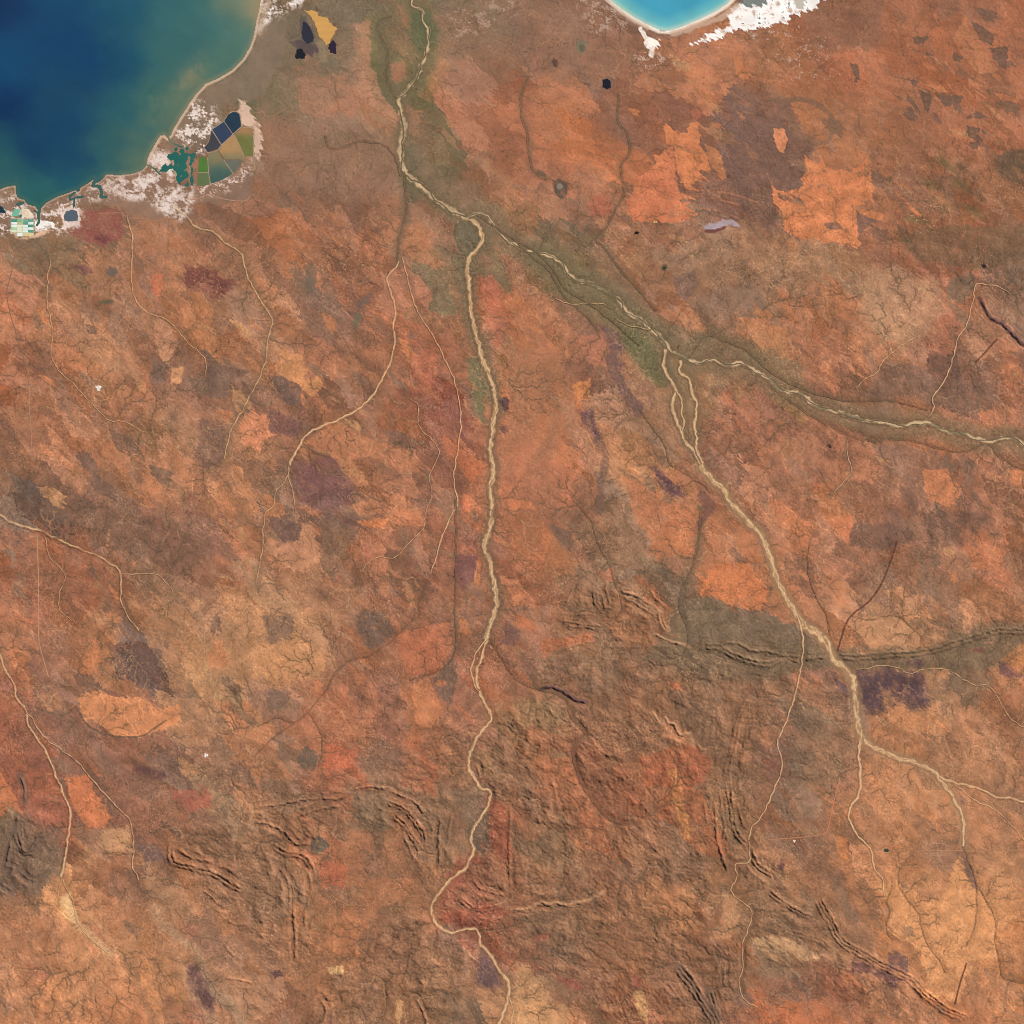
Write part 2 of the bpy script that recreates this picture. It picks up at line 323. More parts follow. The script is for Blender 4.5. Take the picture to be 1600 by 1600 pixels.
# ------------------------------------------------------------------ regional soil colour
SEEDS = [
 (300,120,128,108,88),(400,0,130,108,88),(470,110,118,104,80),(560,20,126,106,84),(600,110,120,106,74),(700,0,130,108,86),(800,0,140,105,85),(900,20,138,100,80),(1300,10,150,98,75),(1400,0,158,100,75),(1500,0,160,102,76),(1600,0,172,108,82),
 (400,130,115,102,78),(440,60,118,102,82),(555,90,178,124,98),(520,150,180,124,98),(700,110,170,115,88),(760,60,150,112,90),(800,100,172,108,82),(900,90,142,99,80),(1000,110,150,104,82),(1100,110,172,108,78),(1200,90,160,106,78),(1300,90,166,104,78),(1400,90,168,104,77),(1500,100,170,106,78),(1600,110,172,108,80),
 (430,210,172,128,104),(480,230,150,108,86),(520,190,160,116,90),(570,160,182,126,98),(600,210,150,110,86),(670,200,172,116,88),(740,180,172,112,85),(800,200,162,104,80),(900,200,174,108,76),(1000,200,150,98,76),(1100,190,152,98,76),(1190,230,126,90,77),(1300,190,162,108,80),(1400,200,166,108,80),(1500,200,166,105,78),(1600,190,168,106,80),
 (400,290,152,104,78),(460,300,165,106,78),(520,300,142,98,78),(580,290,140,98,78),(600,330,150,105,80),(680,270,122,102,76),(740,280,150,106,80),(800,290,164,108,80),(880,270,158,102,78),(930,250,172,108,78),(1000,310,176,108,80),(1110,310,138,92,75),(1180,320,132,92,76),(1400,290,166,106,77),(1500,300,150,100,72),(1590,330,158,104,76),
 (20,380,148,112,88),(100,390,140,110,86),(200,390,158,106,80),(300,390,168,108,80),(350,340,158,104,78),(430,370,172,110,80),(500,390,164,106,78),(560,370,168,108,80),(600,400,176,112,82),(680,360,160,108,82),(720,410,128,104,78),(800,420,150,98,76),(860,450,160,108,78),(900,420,124,104,76),(1000,400,160,108,80),(1050,440,140,100,82),(1100,400,162,116,88),(1200,400,162,114,86),(1300,420,156,110,82),(1400,400,142,94,73),(1500,400,146,94,73),(1600,400,126,90,72),
 (0,470,178,110,80),(50,420,128,104,84),(100,470,168,110,80),(200,500,160,110,84),(260,450,158,106,82),(300,510,170,114,82),(380,480,150,104,80),(440,500,170,112,82),(500,490,142,100,80),(560,470,150,100,78),(600,500,170,106,78),(660,450,164,104,78),(700,470,142,106,80),(760,470,172,104,78),(800,500,168,106,78),(860,500,172,110,80),(910,510,165,106,79),(1000,520,120,104,75),(1060,480,168,110,80),(1120,480,142,104,84),(1200,520,172,112,80),(1300,490,165,106,77),(1300,560,160,102,76),(1400,480,182,130,98),(1470,500,156,98,76),(1520,530,166,112,84),(1590,480,150,108,86),
 (0,580,172,106,77),(60,600,150,100,78),(110,560,160,106,80),(160,560,172,116,84),(220,560,160,108,82),(200,640,168,110,84),(280,620,160,108,84),(330,600,138,98,80),(380,540,168,110,80),(450,560,164,108,80),(520,580,162,104,78),(580,560,160,104,78),(560,600,140,98,78),(640,590,162,104,78),(660,540,176,106,78),(710,640,154,92,76),(750,620,134,102,76),(800,560,176,114,82),(830,620,174,112,80),(880,560,168,110,82),(930,570,150,98,78),(960,620,160,108,82),(1010,590,150,104,80),(1100,620,150,108,80),(1120,560,140,108,80),(1150,640,170,106,80),(1200,640,164,104,78),(1200,570,138,106,78),(1300,600,166,108,82),(1360,620,142,100,78),(1500,610,132,92,76),(1560,560,166,108,82),(1590,640,164,106,80),
 (0,690,158,104,78),(40,660,150,102,80),(100,700,182,116,82),(180,690,166,110,82),(230,680,152,110,84),(250,740,170,112,82),(300,700,152,108,84),(400,720,180,122,90),(470,650,140,96,78),(520,690,168,112,82),(600,690,162,106,79),(640,720,174,110,80),(690,690,150,94,76),(740,700,176,106,76),(800,660,172,110,80),(830,740,178,108,78),(900,700,152,98,78),(900,740,172,108,80),(960,660,165,112,85),(1000,710,182,124,88),(970,770,160,118,94),(1060,700,146,106,82),(1130,700,156,104,82),(1200,700,174,110,80),(1250,740,160,108,84),(1320,720,158,104,80),(1400,700,152,102,80),(1400,760,150,104,82),(1500,710,168,108,80),(1560,740,150,100,78),(1600,760,165,106,80),
 (20,760,140,106,86),(70,790,122,88,74),(150,790,130,90,73),(220,790,150,100,78),(300,780,158,110,84),(380,780,172,116,86),(420,780,150,106,84),(520,810,128,92,78),(600,780,168,110,82),(640,760,150,100,79),(700,810,152,102,78),(740,800,166,104,77),(800,820,166,106,78),(880,800,148,100,80),(940,800,140,104,82),(1000,820,150,108,84),(1050,820,190,116,80),(1110,830,166,108,80),(1150,870,170,112,82),(1220,800,176,112,82),(1260,790,182,116,84),(1300,870,166,108,82),(1400,810,140,96,78),(1500,800,132,92,76),(1550,830,168,106,78),(1600,810,146,100,76),
 (10,880,158,100,76),(50,880,172,106,78),(100,910,158,102,78),(160,920,166,104,78),(200,880,148,102,80),(240,910,130,96,76),(280,850,138,92,74),(330,870,136,94,75),(360,900,170,108,80),(400,930,180,128,94),(460,920,160,110,84),(500,880,150,104,78),(560,880,152,102,78),(600,850,172,108,80),(640,900,150,102,79),(680,930,164,104,78),(720,880,146,90,76),(740,930,140,96,76),(800,880,176,108,77),(860,870,174,108,77),(900,920,146,104,80),(960,870,152,108,82),(1000,880,128,100,77),(1040,910,134,98,77),(1100,900,186,112,77),(1160,890,190,114,78),(1220,860,174,112,82),(1290,930,180,114,82),(1350,890,164,108,82),(1400,900,152,104,80),(1450,900,142,100,78),(1500,880,162,106,80),(1560,880,170,106,78),(1600,900,152,104,80),
 (0,960,176,110,78),(60,960,170,108,80),(120,980,164,110,82),(170,980,172,116,84),(230,960,152,106,80),(290,960,172,120,88),(340,980,162,114,88),(380,1010,186,130,94),(440,1010,192,132,92),(500,960,160,108,82),(520,1010,166,112,84),(570,1050,166,106,78),(640,950,158,104,79),(650,1020,182,108,78),(700,960,158,100,77),(715,1010,130,94,76),(740,980,142,98,76),(790,1000,152,100,78),(820,960,170,106,78),(860,980,162,106,80),(920,1010,142,100,78),(1000,980,168,106,78),(1000,1010,142,100,78),(1100,980,132,102,80),(1180,980,130,100,80),(1230,1000,128,98,80),(1290,970,180,118,84),(1350,950,178,118,84),(1400,960,180,122,88),(1420,990,188,130,94),(1500,960,172,114,82),(1560,950,166,110,80),(1600,960,150,104,80),
 (0,1070,156,94,74),(30,1030,180,114,82),(90,1030,162,106,82),(110,1060,142,100,80),(170,1060,168,112,82),(230,1060,140,98,78),(220,1030,112,84,76),(270,1020,172,118,86),(300,1060,184,130,94),(350,1080,130,108,84),(360,1040,178,124,88),(420,1090,158,108,84),(480,1060,158,106,82),(560,1090,166,106,80),(600,1100,150,98,78),(660,1120,190,118,82),(700,1090,156,100,78),(730,1050,150,92,72),(790,1090,180,108,76),(850,1040,142,102,80),(900,1060,150,100,79),(940,1040,144,102,79),(1010,1060,158,104,78),(1100,1060,134,98,78),(1180,1060,138,98,78),(1270,1080,158,104,80),(1260,1130,128,98,80),(1310,1110,134,98,80),(1460,1080,150,108,82),(1500,1030,142,106,82),(1520,1120,170,114,82),(1580,1020,180,118,82),(1600,1080,160,108,82),
 (0,1160,150,92,72),(60,1200,156,94,72),(100,1150,150,100,80),(140,1160,170,108,80),(180,1180,140,94,78),(250,1180,140,98,80),(310,1160,152,108,84),(320,1190,158,108,84),(350,1140,160,114,86),(400,1120,172,116,86),(400,1180,172,116,86),(450,1180,158,112,86),(500,1140,172,106,78),(580,1140,164,104,79),(620,1140,158,102,79),(690,1170,160,102,76),(730,1120,162,102,76),(760,1180,128,96,76),(800,1140,152,110,80),(850,1140,152,108,80),(870,1180,172,98,70),(930,1180,162,94,70),(980,1150,152,100,76),(1050,1190,150,96,72),(1120,1150,140,98,76),(1180,1150,152,104,80),(1200,1200,158,100,78),(1270,1200,126,98,80),(1320,1180,140,102,82),(1390,1150,172,116,84),(1450,1150,176,118,84),(1520,1180,166,112,84),(1600,1170,170,112,80),
 (20,1290,140,98,76),(60,1330,124,96,80),(70,1260,158,96,76),(170,1230,150,98,76),(130,1340,160,108,80),(200,1260,140,94,76),(250,1260,130,92,75),(250,1300,138,94,76),(300,1300,140,96,76),(350,1250,148,112,86),(350,1300,142,102,80),(400,1230,168,114,84),(450,1260,142,100,78),(480,1220,150,104,82),(520,1210,168,100,74),(560,1260,140,108,84),(620,1220,152,104,79),(680,1210,166,92,68),(700,1250,138,100,78),(740,1260,126,98,80),(780,1220,128,100,80),(820,1230,150,104,82),(880,1230,172,100,72),(930,1220,162,86,66),(990,1230,160,88,64),(1050,1230,186,106,68),(1090,1260,168,92,66),(1130,1230,136,102,78),(1170,1240,152,104,80),(1230,1230,138,102,82),(1300,1240,164,108,80),(1360,1230,178,120,86),(1420,1240,178,118,84),(1470,1280,174,114,83),(1540,1290,172,114,84),(1600,1210,152,106,82),
 (30,1380,126,94,78),(100,1410,204,140,96),(60,1410,180,120,87),(150,1380,158,104,79),(210,1390,140,98,78),(260,1390,162,116,88),(300,1330,172,98,70),(340,1350,160,106,80),(330,1400,176,116,84),(400,1340,152,106,82),(440,1360,146,104,80),(400,1400,156,108,82),(460,1420,146,106,82),(520,1340,176,100,72),(570,1320,158,104,79),(610,1320,176,110,78),(560,1380,142,98,78),(610,1390,172,106,76),(640,1340,140,98,76),(700,1330,152,108,80),(720,1300,134,100,80),(780,1290,152,84,64),(780,1360,154,90,68),(840,1320,148,106,82),(880,1320,132,100,78),(940,1310,166,92,66),(1000,1330,148,100,77),(1060,1330,144,98,76),(1100,1330,166,96,68),(1140,1290,130,98,76),(1190,1330,158,106,80),(1240,1340,162,110,82),(1310,1330,160,110,82),(1390,1340,186,122,86),(1450,1340,150,102,80),(1450,1380,166,112,84),(1560,1350,178,120,86),(1600,1370,150,104,82),
 (0,1460,178,118,87),(60,1470,176,116,85),(130,1460,192,130,92),(180,1440,182,122,88),(240,1440,172,116,86),(300,1440,158,114,90),(350,1450,162,108,82),(390,1470,156,106,80),(430,1450,158,110,84),(520,1440,170,110,78),(560,1460,178,106,76),(620,1440,152,104,80),(670,1460,152,104,80),(730,1420,158,86,66),(800,1400,152,94,70),(760,1440,160,92,70),(850,1390,158,106,79),(840,1450,136,100,78),(900,1440,144,102,78),(960,1420,158,104,79),(1000,1460,154,102,77),(1060,1430,178,116,82),(1100,1460,160,100,74),(1150,1440,158,112,84),(1210,1440,140,102,80),(1280,1380,158,108,82),(1340,1440,150,106,82),(1330,1400,160,112,84),(1420,1400,200,132,90),(1500,1440,214,138,88),(1570,1400,190,128,88),(1590,1480,186,120,82),
 (0,1550,180,118,85),(60,1560,180,120,86),(130,1540,182,122,88),(200,1500,186,126,90),(200,1570,178,118,86),(270,1540,196,130,88),(350,1540,166,124,96),(360,1490,158,108,82),(400,1530,172,116,86),(440,1520,160,110,84),(500,1500,176,112,80),(540,1540,154,106,80),(600,1530,156,106,80),(660,1520,154,106,80),(700,1560,144,106,82),(750,1540,148,106,84),(820,1540,184,136,100),(830,1490,176,104,80),(890,1490,148,92,74),(900,1540,142,100,78),(960,1520,156,104,78),(1030,1540,152,96,72),(1100,1530,148,100,78),(1150,1560,148,100,78),(1190,1490,172,128,96),(1240,1530,132,98,80),(1320,1480,140,104,80),(1300,1540,160,100,76),(1400,1560,168,112,82),(1430,1500,188,122,84),(1480,1540,208,132,84),(1540,1540,172,112,82),(1590,1560,182,118,82),
 (0,1620,176,116,84),(120,1610,172,114,82),(220,1610,172,112,80),(300,1600,152,96,76),(360,1600,172,120,92),(440,1600,156,106,82),(530,1600,152,102,78),(620,1600,152,104,78),(700,1600,144,104,82),(770,1600,160,112,84),(820,1600,204,142,98),(880,1590,190,122,84),(960,1590,152,104,80),(1010,1590,160,90,66),(1090,1600,148,98,74),(1180,1590,170,100,72),(1250,1590,190,112,76),(1330,1590,172,108,78),(1440,1600,170,110,80),(1530,1600,180,112,80),(1610,1600,192,120,80),
]
SEEDS += [(60,375,142,110,88),(150,395,150,108,84),(250,370,152,106,82),(320,345,148,104,82),(420,260,146,104,80),(430,180,150,118,98),(470,190,150,114,92),(490,270,140,100,80),(540,240,146,106,84),(560,320,146,100,78),
          (600,250,138,104,84),(650,320,158,108,84),(460,150,130,108,86),(580,340,158,104,80),(380,300,156,104,80),(790,30,134,106,86),(850,60,150,104,82),(860,160,166,106,78),(950,60,146,100,80),(870,330,152,104,80),(830,360,152,110,82)]
S = np.array(SEEDS, F)
rows = []
wx_all = X + 26 * BX + 17 * WX
wy_all = Y + 26 * BY + 17 * WY
COL = np.zeros((N, N, 3), F)
wsum = np.full((N, N), 1e-12, F)
for sx, sy, r, g, b in SEEDS:
    sl = window(sx - 150 if sx > 20 else -9e3, sx + 150 if sx < 1580 else 9e3,
                sy - 150 if sy > 20 else -9e3, sy + 150 if sy < 1580 else 9e3)
    d2 = (wx_all[sl] - F(sx)) ** 2 + (wy_all[sl] - F(sy)) ** 2 + 120
    w = 1e6 / d2 ** 2.1
    wsum[sl] += w
    COL[sl] += w[..., None] * np.array((r, g, b), F)
COL /= wsum[..., None]
COL = COL + (wsum < 1e-9)[..., None] * np.array((162, 108, 80), F)

ST = fbm((0.8 * X + 0.6 * Y) / 26, (0.8 * Y - 0.6 * X) / 5.0, 3, 461, 0.6)     # wind and fire streaks
GENTLE = 0.35 + 0.65 * sstep(340, 470, Y + 0.12 * X)


sl_, sd_ = poly_sd([(785,520),(925,560),(905,640),(900,700),(905,800),(890,880),(820,910),(786,800)], 10, 30)
GENTLE[sl_] *= 1 - 0.75 * sstep(-6, 14, sd_)


def mosaic(sp, asp, ang, wob, seed):
    """Index and site position of the nearest jittered site: a mosaic of frayed soil and burn patches."""
    a = math.radians(ang)
    xx = X + F(wob) * (0.9 * WX + 0.5 * BX) + F(min(wob, 14) * 0.22) * WFX
    yy = Y + F(wob) * (0.9 * WY + 0.5 * BY) + F(min(wob, 14) * 0.22) * WFY
    xx, yy = xx + F(wob * 0.55) * ST, yy + F(wob * 0.45) * ST
    u = (math.cos(a) * xx + math.sin(a) * yy) / F(sp * asp)
    v = (-math.sin(a) * xx + math.cos(a) * yy) / F(sp)
    iu, iv = np.floor(u).astype(np.int32), np.floor(v).astype(np.int32)
    best = np.full(u.shape, 1e9, F)
    bh = np.zeros(u.shape, np.int32)
    bu = np.zeros(u.shape, F)
    bv = np.zeros(u.shape, F)
    for du in (-1, 0, 1):
        for dv in (-1, 0, 1):
            cu, cv = iu + du, iv + dv
            h = PERM[(PERM[(cu + seed) & 511] + cv) & 511]
            h2 = PERM[h + 91]
            su = cu + F(0.5) + (h / F(511) - F(0.5)) * F(0.95)
            sv = cv + F(0.5) + (h2 / F(511) - F(0.5)) * F(0.95)
            d = (u - su) ** 2 + (v - sv) ** 2
            k = d < best
            best = np.where(k, d, best)
            bh = np.where(k, h * 3 + h2 * 7, bh)
            bu = np.where(k, su, bu)
            bv = np.where(k, sv, bv)
    su, sv = bu * F(sp * asp), bv * F(sp)
    sx, sy = math.cos(a) * su - math.sin(a) * sv, math.sin(a) * su + math.cos(a) * sv
    return bh, sx, sy


def lookup(A, sx, sy):
    i = np.clip(np.searchsorted(AX, sx.ravel()), 0, N - 1)
    j = np.clip(np.searchsorted(AX, sy.ravel()), 0, N - 1)
    return A[j, i].reshape(sx.shape + A.shape[2:])


m0 = np.array((158, 107, 80), F)
COL = m0 + (COL - m0) * F(1.15)
REG = COL.copy()
for sp, asp, ang, wob, seed, al, vr, part in ((64, 1.6, 58, 24, 11, 0.9, 0.12, 1.0), (33, 2.4, 42, 18, 57, 0.8, 0.15, 0.55), (17, 3.4, 66, 12, 133, 0.7, 0.15, 0.26), (8, 4.0, 38, 8, 201, 0.6, 0.16, 0.20)):
    h, sx, sy = mosaic(sp, asp, ang, wob, seed)
    c = lookup(REG, sx, sy)
    r1 = ((h % 101) / F(50) - 1)[..., None]
    r2 = ((h % 37) / F(18) - 1)[..., None]
    on = ((h % 53) / F(53) < part).astype(F) * al * (0.45 + 0.55 * GENTLE if sp < 40 else 1.0)
    c = c * (1 + F(vr) * r1) + r2 * np.array((8, -1, -6), F)
    COL = COL * (1 - on[..., None]) + on[..., None] * c

# patchwork of old burns: stepped noise with crisp edges, streaked to the north-west
ca, sa_ = math.cos(0.55), math.sin(0.55)
U, V = (ca * X + sa_ * Y), (-sa_ * X + ca * Y)
n1 = fbm(U / 95 + 0.35 * WX, V / 48 + 0.35 * WY, 3, 71, 0.5)
st = n1 * 6.0
stq = np.floor(st) + sstep(0.40, 0.60, st - np.floor(st))
CALM = sstep(420, 330, Y + 0.15 * X) * 0.5 + 0.5
patch = (stq / 6.0)
COL *= (1 + 0.10 * patch)[..., None]
n2 = fbm(X / 30 + 0.6 * WX, Y / 30 + 0.6 * WY, 3, 81, 0.55)
st = n2 * 5.0
stq = np.floor(st) + sstep(0.35, 0.65, st - np.floor(st))
warm = np.array((1.0, 0.75, 0.55), F)
COL *= 1 + (0.06 * stq / 5.0)[..., None] * (1.5 - 0.5 * warm)
n3 = fbm(X / 70 + 0.5 * WY, Y / 70, 4, 91, 0.6)
COL += n3[..., None] * np.array((8, 2, -3), F)
n4 = fbm(X / 13 + 0.4 * WX, Y / 13 + 0.4 * WY, 4, 96, 0.6)
# mottling: tongues of pink soil, tan wash, grey scrub and olive grass with frayed edges
for sc, asp, ang, seed, thr, c, al in ((44, 1.8, 60, 601, 0.16, (196, 118, 88), 0.34), (30, 2.0, 40, 611, 0.18, (192, 140, 104), 0.40), (36, 2.2, 75, 621, 0.14, (128, 96, 80), 0.42),
                                       (22, 1.8, 30, 631, 0.20, (116, 98, 76), 0.34), (18, 2.0, 110, 641, 0.20, (202, 132, 94), 0.34), (14, 1.6, 60, 651, 0.20, (138, 92, 76), 0.34), (11, 1.5, 20, 661, 0.22, (204, 150, 114), 0.30)):
    a = math.radians(ang)
    u, v = math.cos(a) * X + math.sin(a) * Y, -math.sin(a) * X + math.cos(a) * Y
    f_ = fbm(u / (sc * asp) + 0.25 * WX + 0.06 * WFX, v / sc + 0.25 * WY + 0.06 * WFY, 4, seed, 0.6)
    m_ = (sstep(thr, thr + 0.04, f_) * al * 0.42 * GENTLE)[..., None]
    COL = COL * (1 - m_) + m_ * (0.55 * np.array(c, F) + 0.45 * COL * (sum(c) / 386.0))

IDS = np.zeros((N, N), np.int16)
PIECES = [None]


def region(name, label):
    PIECES.append((name, label))
    return len(PIECES) - 1


def paint(poly, col, soft=1.6, rough=6.0, alpha=0.9, name=None, label=None):
    sl, sd = poly_sd(poly, rough)
    burnt = name == 'burnt_scrub'
    fr = sd + F(min(rough, 9) * 1.0) * ST[sl]
    if burnt:
        soft, fr = soft + 3.0, fr + 6.0 * n4[sl]
    pat = sstep(-0.25, 0.60, 0.7 * n4[sl] + 0.6 * n2[sl] + 0.25 * ST[sl]) if burnt else sstep(0.05, 0.5, n4[sl])
    a = sstep(-soft, soft, fr) * alpha * np.clip(1.0 - (0.72 if burnt else 0.5) * pat, 0, 1)
    t = (1 + 0.10 * n2[sl] + 0.05 * WX[sl])[..., None]
    COL[sl] = COL[sl] * (1 - a[..., None]) + a[..., None] * np.array(col, F) * t
    if name:
        IDS[sl] = np.where(sd > 0, region(name, label), IDS[sl])


def ell(cx, cy, rx, ry, ang, col, soft=3.0, rough=8.0, alpha=0.85):
    a = math.radians(ang)
    k = np.linspace(0, 2 * math.pi, 15)[:-1]
    p = [(cx + rx * math.cos(t) * math.cos(a) - ry * math.sin(t) * math.sin(a),
          cy + rx * math.cos(t) * math.sin(a) + ry * math.sin(t) * math.cos(a)) for t in k]
    paint(p, col, soft, rough, alpha)


def stroke(pts, w, col, soft=1.5, rough=3.0, alpha=0.8):
    sl, d, s, u, L = line_sd(pts, w + soft + 4, rough)
    a = sstep(w + soft, w - soft * 0.5, d + (2.0 * n4[sl] + 1.5 * ST[sl]) * min(1.0, w / 3)) * alpha
    COL[sl] = COL[sl] * (1 - a[..., None]) + a[..., None] * np.array(col, F)


# ------------------------------------------------------------------ floodplains beside the rivers
def flood(pts, w, col, alpha=0.8, soft=8):
    stroke(pts, w, col, soft, 10, alpha)


R = {i: r[1] for i, r in enumerate(RIVERS)}
paint([(780,1120),(840,1060),(860,1010),(880,940),(960,910),(1060,950),(1080,1005),(1200,1000),(1220,1080),(1190,1200),(1190,1330),(1280,1400),(1330,1470),(1240,1520),(1140,1560),(1100,1614),(940,1614),(860,1530),(770,1470),(700,1440),(710,1390),(760,1330),(775,1250),(750,1190)], (138, 100, 74), 16, 16, 0.5)
paint([(270,1310),(400,1250),(560,1230),(700,1135),(740,1150),(735,1200),(755,1240),(725,1350),(670,1420),(700,1465),(745,1500),(735,1570),(680,1614),(480,1614),(450,1510),(350,1450),(265,1345)], (142, 102, 76), 16, 16, 0.45)
paint([(1055,945),(1110,935),(1150,960),(1240,985),(1300,1015),(1440,1010),(1530,975),(1620,970),(1620,1000),(1560,1040),(1480,1050),(1340,1045),(1260,1045),(1180,1065),(1080,1050),(1000,1030),(1040,990)], (122, 98, 77), 8, 8, 0.88)
paint([(1220,1060),(1320,1080),(1335,1180),(1300,1240),(1230,1230),(1240,1120)], (130, 100, 78), 10, 10, 0.5)
paint([(270,960),(420,920),(470,900),(520,1010),(500,1060),(420,1075),(330,1100),(290,1060)], (192, 136, 98), 18, 14, 0.45)
paint([(1350,1190),(1600,1150),(1620,1614),(1500,1614),(1440,1500),(1380,1380)], (192, 130, 90), 30, 16, 0.35)
paint([(0,1400),(120,1390),(300,1440),(290,1614),(0,1614)], (188, 126, 88), 26, 16, 0.35)
paint([(60,790),(190,780),(330,850),(300,900),(200,860),(110,830)], (118, 87, 72), 8, 12, 0.5)
paint([(860,380),(1010,390),(1180,380),(1340,400),(1330,440),(1180,440),(1080,470),(1000,440)], (150, 110, 84), 14, 14, 0.45)
OLIVE, BROLI = (122, 103, 80), (132, 104, 82)
flood(R[0], 15, (110, 102, 76), 0.75, 14)
flood(R[2], 10, (116, 102, 78), 0.75, 10)
flood(R[1], 13, (118, 102, 78), 0.7)
flood(R[3][:14], 12, OLIVE, 0.65)
flood(R[3][13:], 8, BROLI, 0.6)
flood(R[7], 18, (128, 105, 82), 0.8, 10)
flood([(850,408),(900,450),(960,490),(1010,530),(1050,570)], 25, (120, 103, 77), 0.8, 14)
flood([(985,530),(1015,560),(1035,585)], 16, (106, 100, 70), 0.8, 10)
flood(R[8], 17, (128, 102, 78), 0.75, 12)
flood([(1060,560),(1072,600),(1078,650),(1080,690)], 14, (136, 106, 78), 0.8)
flood(R[9], 8, BROLI, 0.6)
flood(R[12], 8, (150, 112, 82), 0.45)
flood(R[45], 13, (122, 102, 78), 0.6, 8)
flood(R[44], 6, (118, 100, 78), 0.55)
for i in (43, 42, 40, 39, 41):
    flood(R[i], 2.5, (126, 100, 80), 0.4, 5)
flood(R[25], 5, (146, 106, 80), 0.4)
flood(R[48], 7, (122, 100, 80), 0.6)
flood(R[21], 4, (140, 106, 80), 0.45)
paint([(700,300),(740,285),(790,330),(800,370),(770,345),(745,330),(720,325)], (130,104,82), 6, 8, 0.6)
paint([(733,345),(750,362),(748,385),(733,402),(716,388),(708,362),(716,346)], (110, 98, 78), 2, 4, 0.85)
paint([(728,560),(745,560),(760,610),(756,670),(745,640),(735,600)], (112, 106, 76), 3, 5, 0.75)
paint([(640,255),(665,260),(690,285),(715,310),(690,312),(655,285)], OLIVE, 5, 6, 0.7)
paint([(400,95),(430,120),(440,170),(415,180),(400,150)], (114, 103, 80), 8, 12, 0.7)
paint([(490,90),(520,85),(540,110),(510,118)], (98, 100, 76), 5, 6, 0.75)
paint([(560,20),(590,25),(588,140),(600,170),(585,165),(575,120),(572,60)], (120,108,76), 4, 6, 0.7)
paint([(640,20),(675,15),(690,40),(680,70),(655,85),(640,60)], (94, 100, 72), 6, 6, 0.7)
paint([(548,40),(578,25),(580,110),(600,150),(625,185),(618,195),(595,175),(560,140),(545,100)], (184, 128, 100), 3, 8, 0.75)
paint([(612,95),(630,100),(632,125),(618,130),(610,118)], (178, 116, 92), 4, 5, 0.7)
paint([(460,120),(500,125),(545,130),(580,160),(560,165),(520,190),(500,180),(470,150)], (178, 122, 98), 4, 10, 0.65)

# flame-shaped burn scars of many ages, pointed down the wind
def shards(n, box_, cols, lmin, lmax, ang0, ang1, al):
    for k in range(n):
        cx, cy = box_[0] + rng.random() * (box_[2] - box_[0]), box_[1] + rng.random() * (box_[3] - box_[1])
        L, a = lmin + rng.random() ** 1.6 * (lmax - lmin), math.radians(ang0 + rng.random() * (ang1 - ang0))
        wd = L * (0.14 + 0.26 * rng.random())
        p = []
        for t, q in ((-0.5, 0.0), (-0.2, 0.5), (0.1, 0.75), (0.3, 0.55), (0.52, 0.62), (0.40, 0.2), (0.62, 0.0), (0.36, -0.25), (0.5, -0.6), (0.15, -0.65), (-0.2, -0.45)):
            t2, q2 = t + 0.10 * (rng.random() - 0.5), q * (0.7 + 0.6 * rng.random())
            x_, y_ = t2 * L, q2 * wd
            p.append((cx + x_ * math.cos(a) - y_ * math.sin(a), cy + x_ * math.sin(a) + y_ * math.cos(a)))
        c = cols[k % len(cols)]
        paint(p, c, 0.9, 3 + 3 * rng.random(), min(0.9, 1.5 * al * (0.6 + 0.5 * rng.random())))


DK, GB_, TNc, ORc, PK = (122, 90, 76), (134, 102, 84), (190, 134, 94), (198, 120, 80), (182, 108, 86)
shards(46, (20, 410, 640, 800), (TNc, DK, ORc, GB_), 16, 60, 20, 70, 0.62)
shards(30, (20, 800, 640, 1180), (TNc, GB_, ORc, DK, PK), 16, 56, 30, 110, 0.5)
shards(40, (900, 60, 1590, 400), (ORc, DK, TNc, (150, 104, 78)), 16, 64, 15, 55, 0.5)
shards(30, (1100, 440, 1590, 960), (GB_, ORc, TNc, DK), 16, 56, 30, 100, 0.5)
shards(14, (640, 420, 760, 1000), (PK, GB_, ORc), 14, 44, 60, 110, 0.5)
shards(16, (880, 500, 1180, 900), (ORc, GB_, DK), 16, 50, 50, 100, 0.5)
shards(20, (1290, 1120, 1590, 1590), (TNc, GB_, ORc), 16, 50, 40, 110, 0.42)
shards(26, (1390, 10, 1590, 230), (DK, (188, 116, 82), (130, 94, 76), (184, 112, 80)), 12, 40, 15, 60, 0.8)
shards(18, (940, 60, 1180, 330), ((134, 96, 76), (182, 114, 80)), 14, 44, 15, 60, 0.6)
shards(16, (0, 1180, 320, 1590), (TNc, PK, GB_), 16, 50, 30, 80, 0.42)
# ------------------------------------------------------------------ bare, burnt and washed patches with their own outline
BARE, BURN, PLAIN = 'bare_sand', 'burnt_scrub', 'scrub_plain'
paint([(1170,195),(1215,180),(1240,205),(1280,225),(1270,245),(1255,280),(1228,302),(1205,285),(1205,320),(1225,350),(1240,368),(1200,365),(1130,300),(1100,295),(1110,285),(1135,280),(1135,250),(1160,240)],
      (124, 91, 80), 2, 7, 0.85, BURN, 'large dull grey-brown scrub block between two bright orange sand patches')
paint([(1039,192),(1052,203),(1064,207),(1075,208),(1079,193),(1091,190),(1096,212),(1094,225),(1103,245),(1111,270),(1100,268),(1092,262),(1096,280),(1082,287),(1065,283),(1060,272),(1057,255),(1052,225),(1040,225)],
      (208, 124, 82), 1.0, 4.5, 1.0, BARE, 'jagged bright orange sand patch with pointed top')
paint([(1052,225),(1057,255),(1058,285),(1063,300),(1062,313),(1080,312),(1072,322),(1083,330),(1080,342),(1060,347),(1030,346),(990,345),(980,330),(978,312),(990,305),(993,280),(1010,270),(1025,255),(1038,240)],
      (202, 116, 82), 1.0, 5, 1.0, BARE, 'wide orange-red sand patch below the pointed one, beside the brown creek')
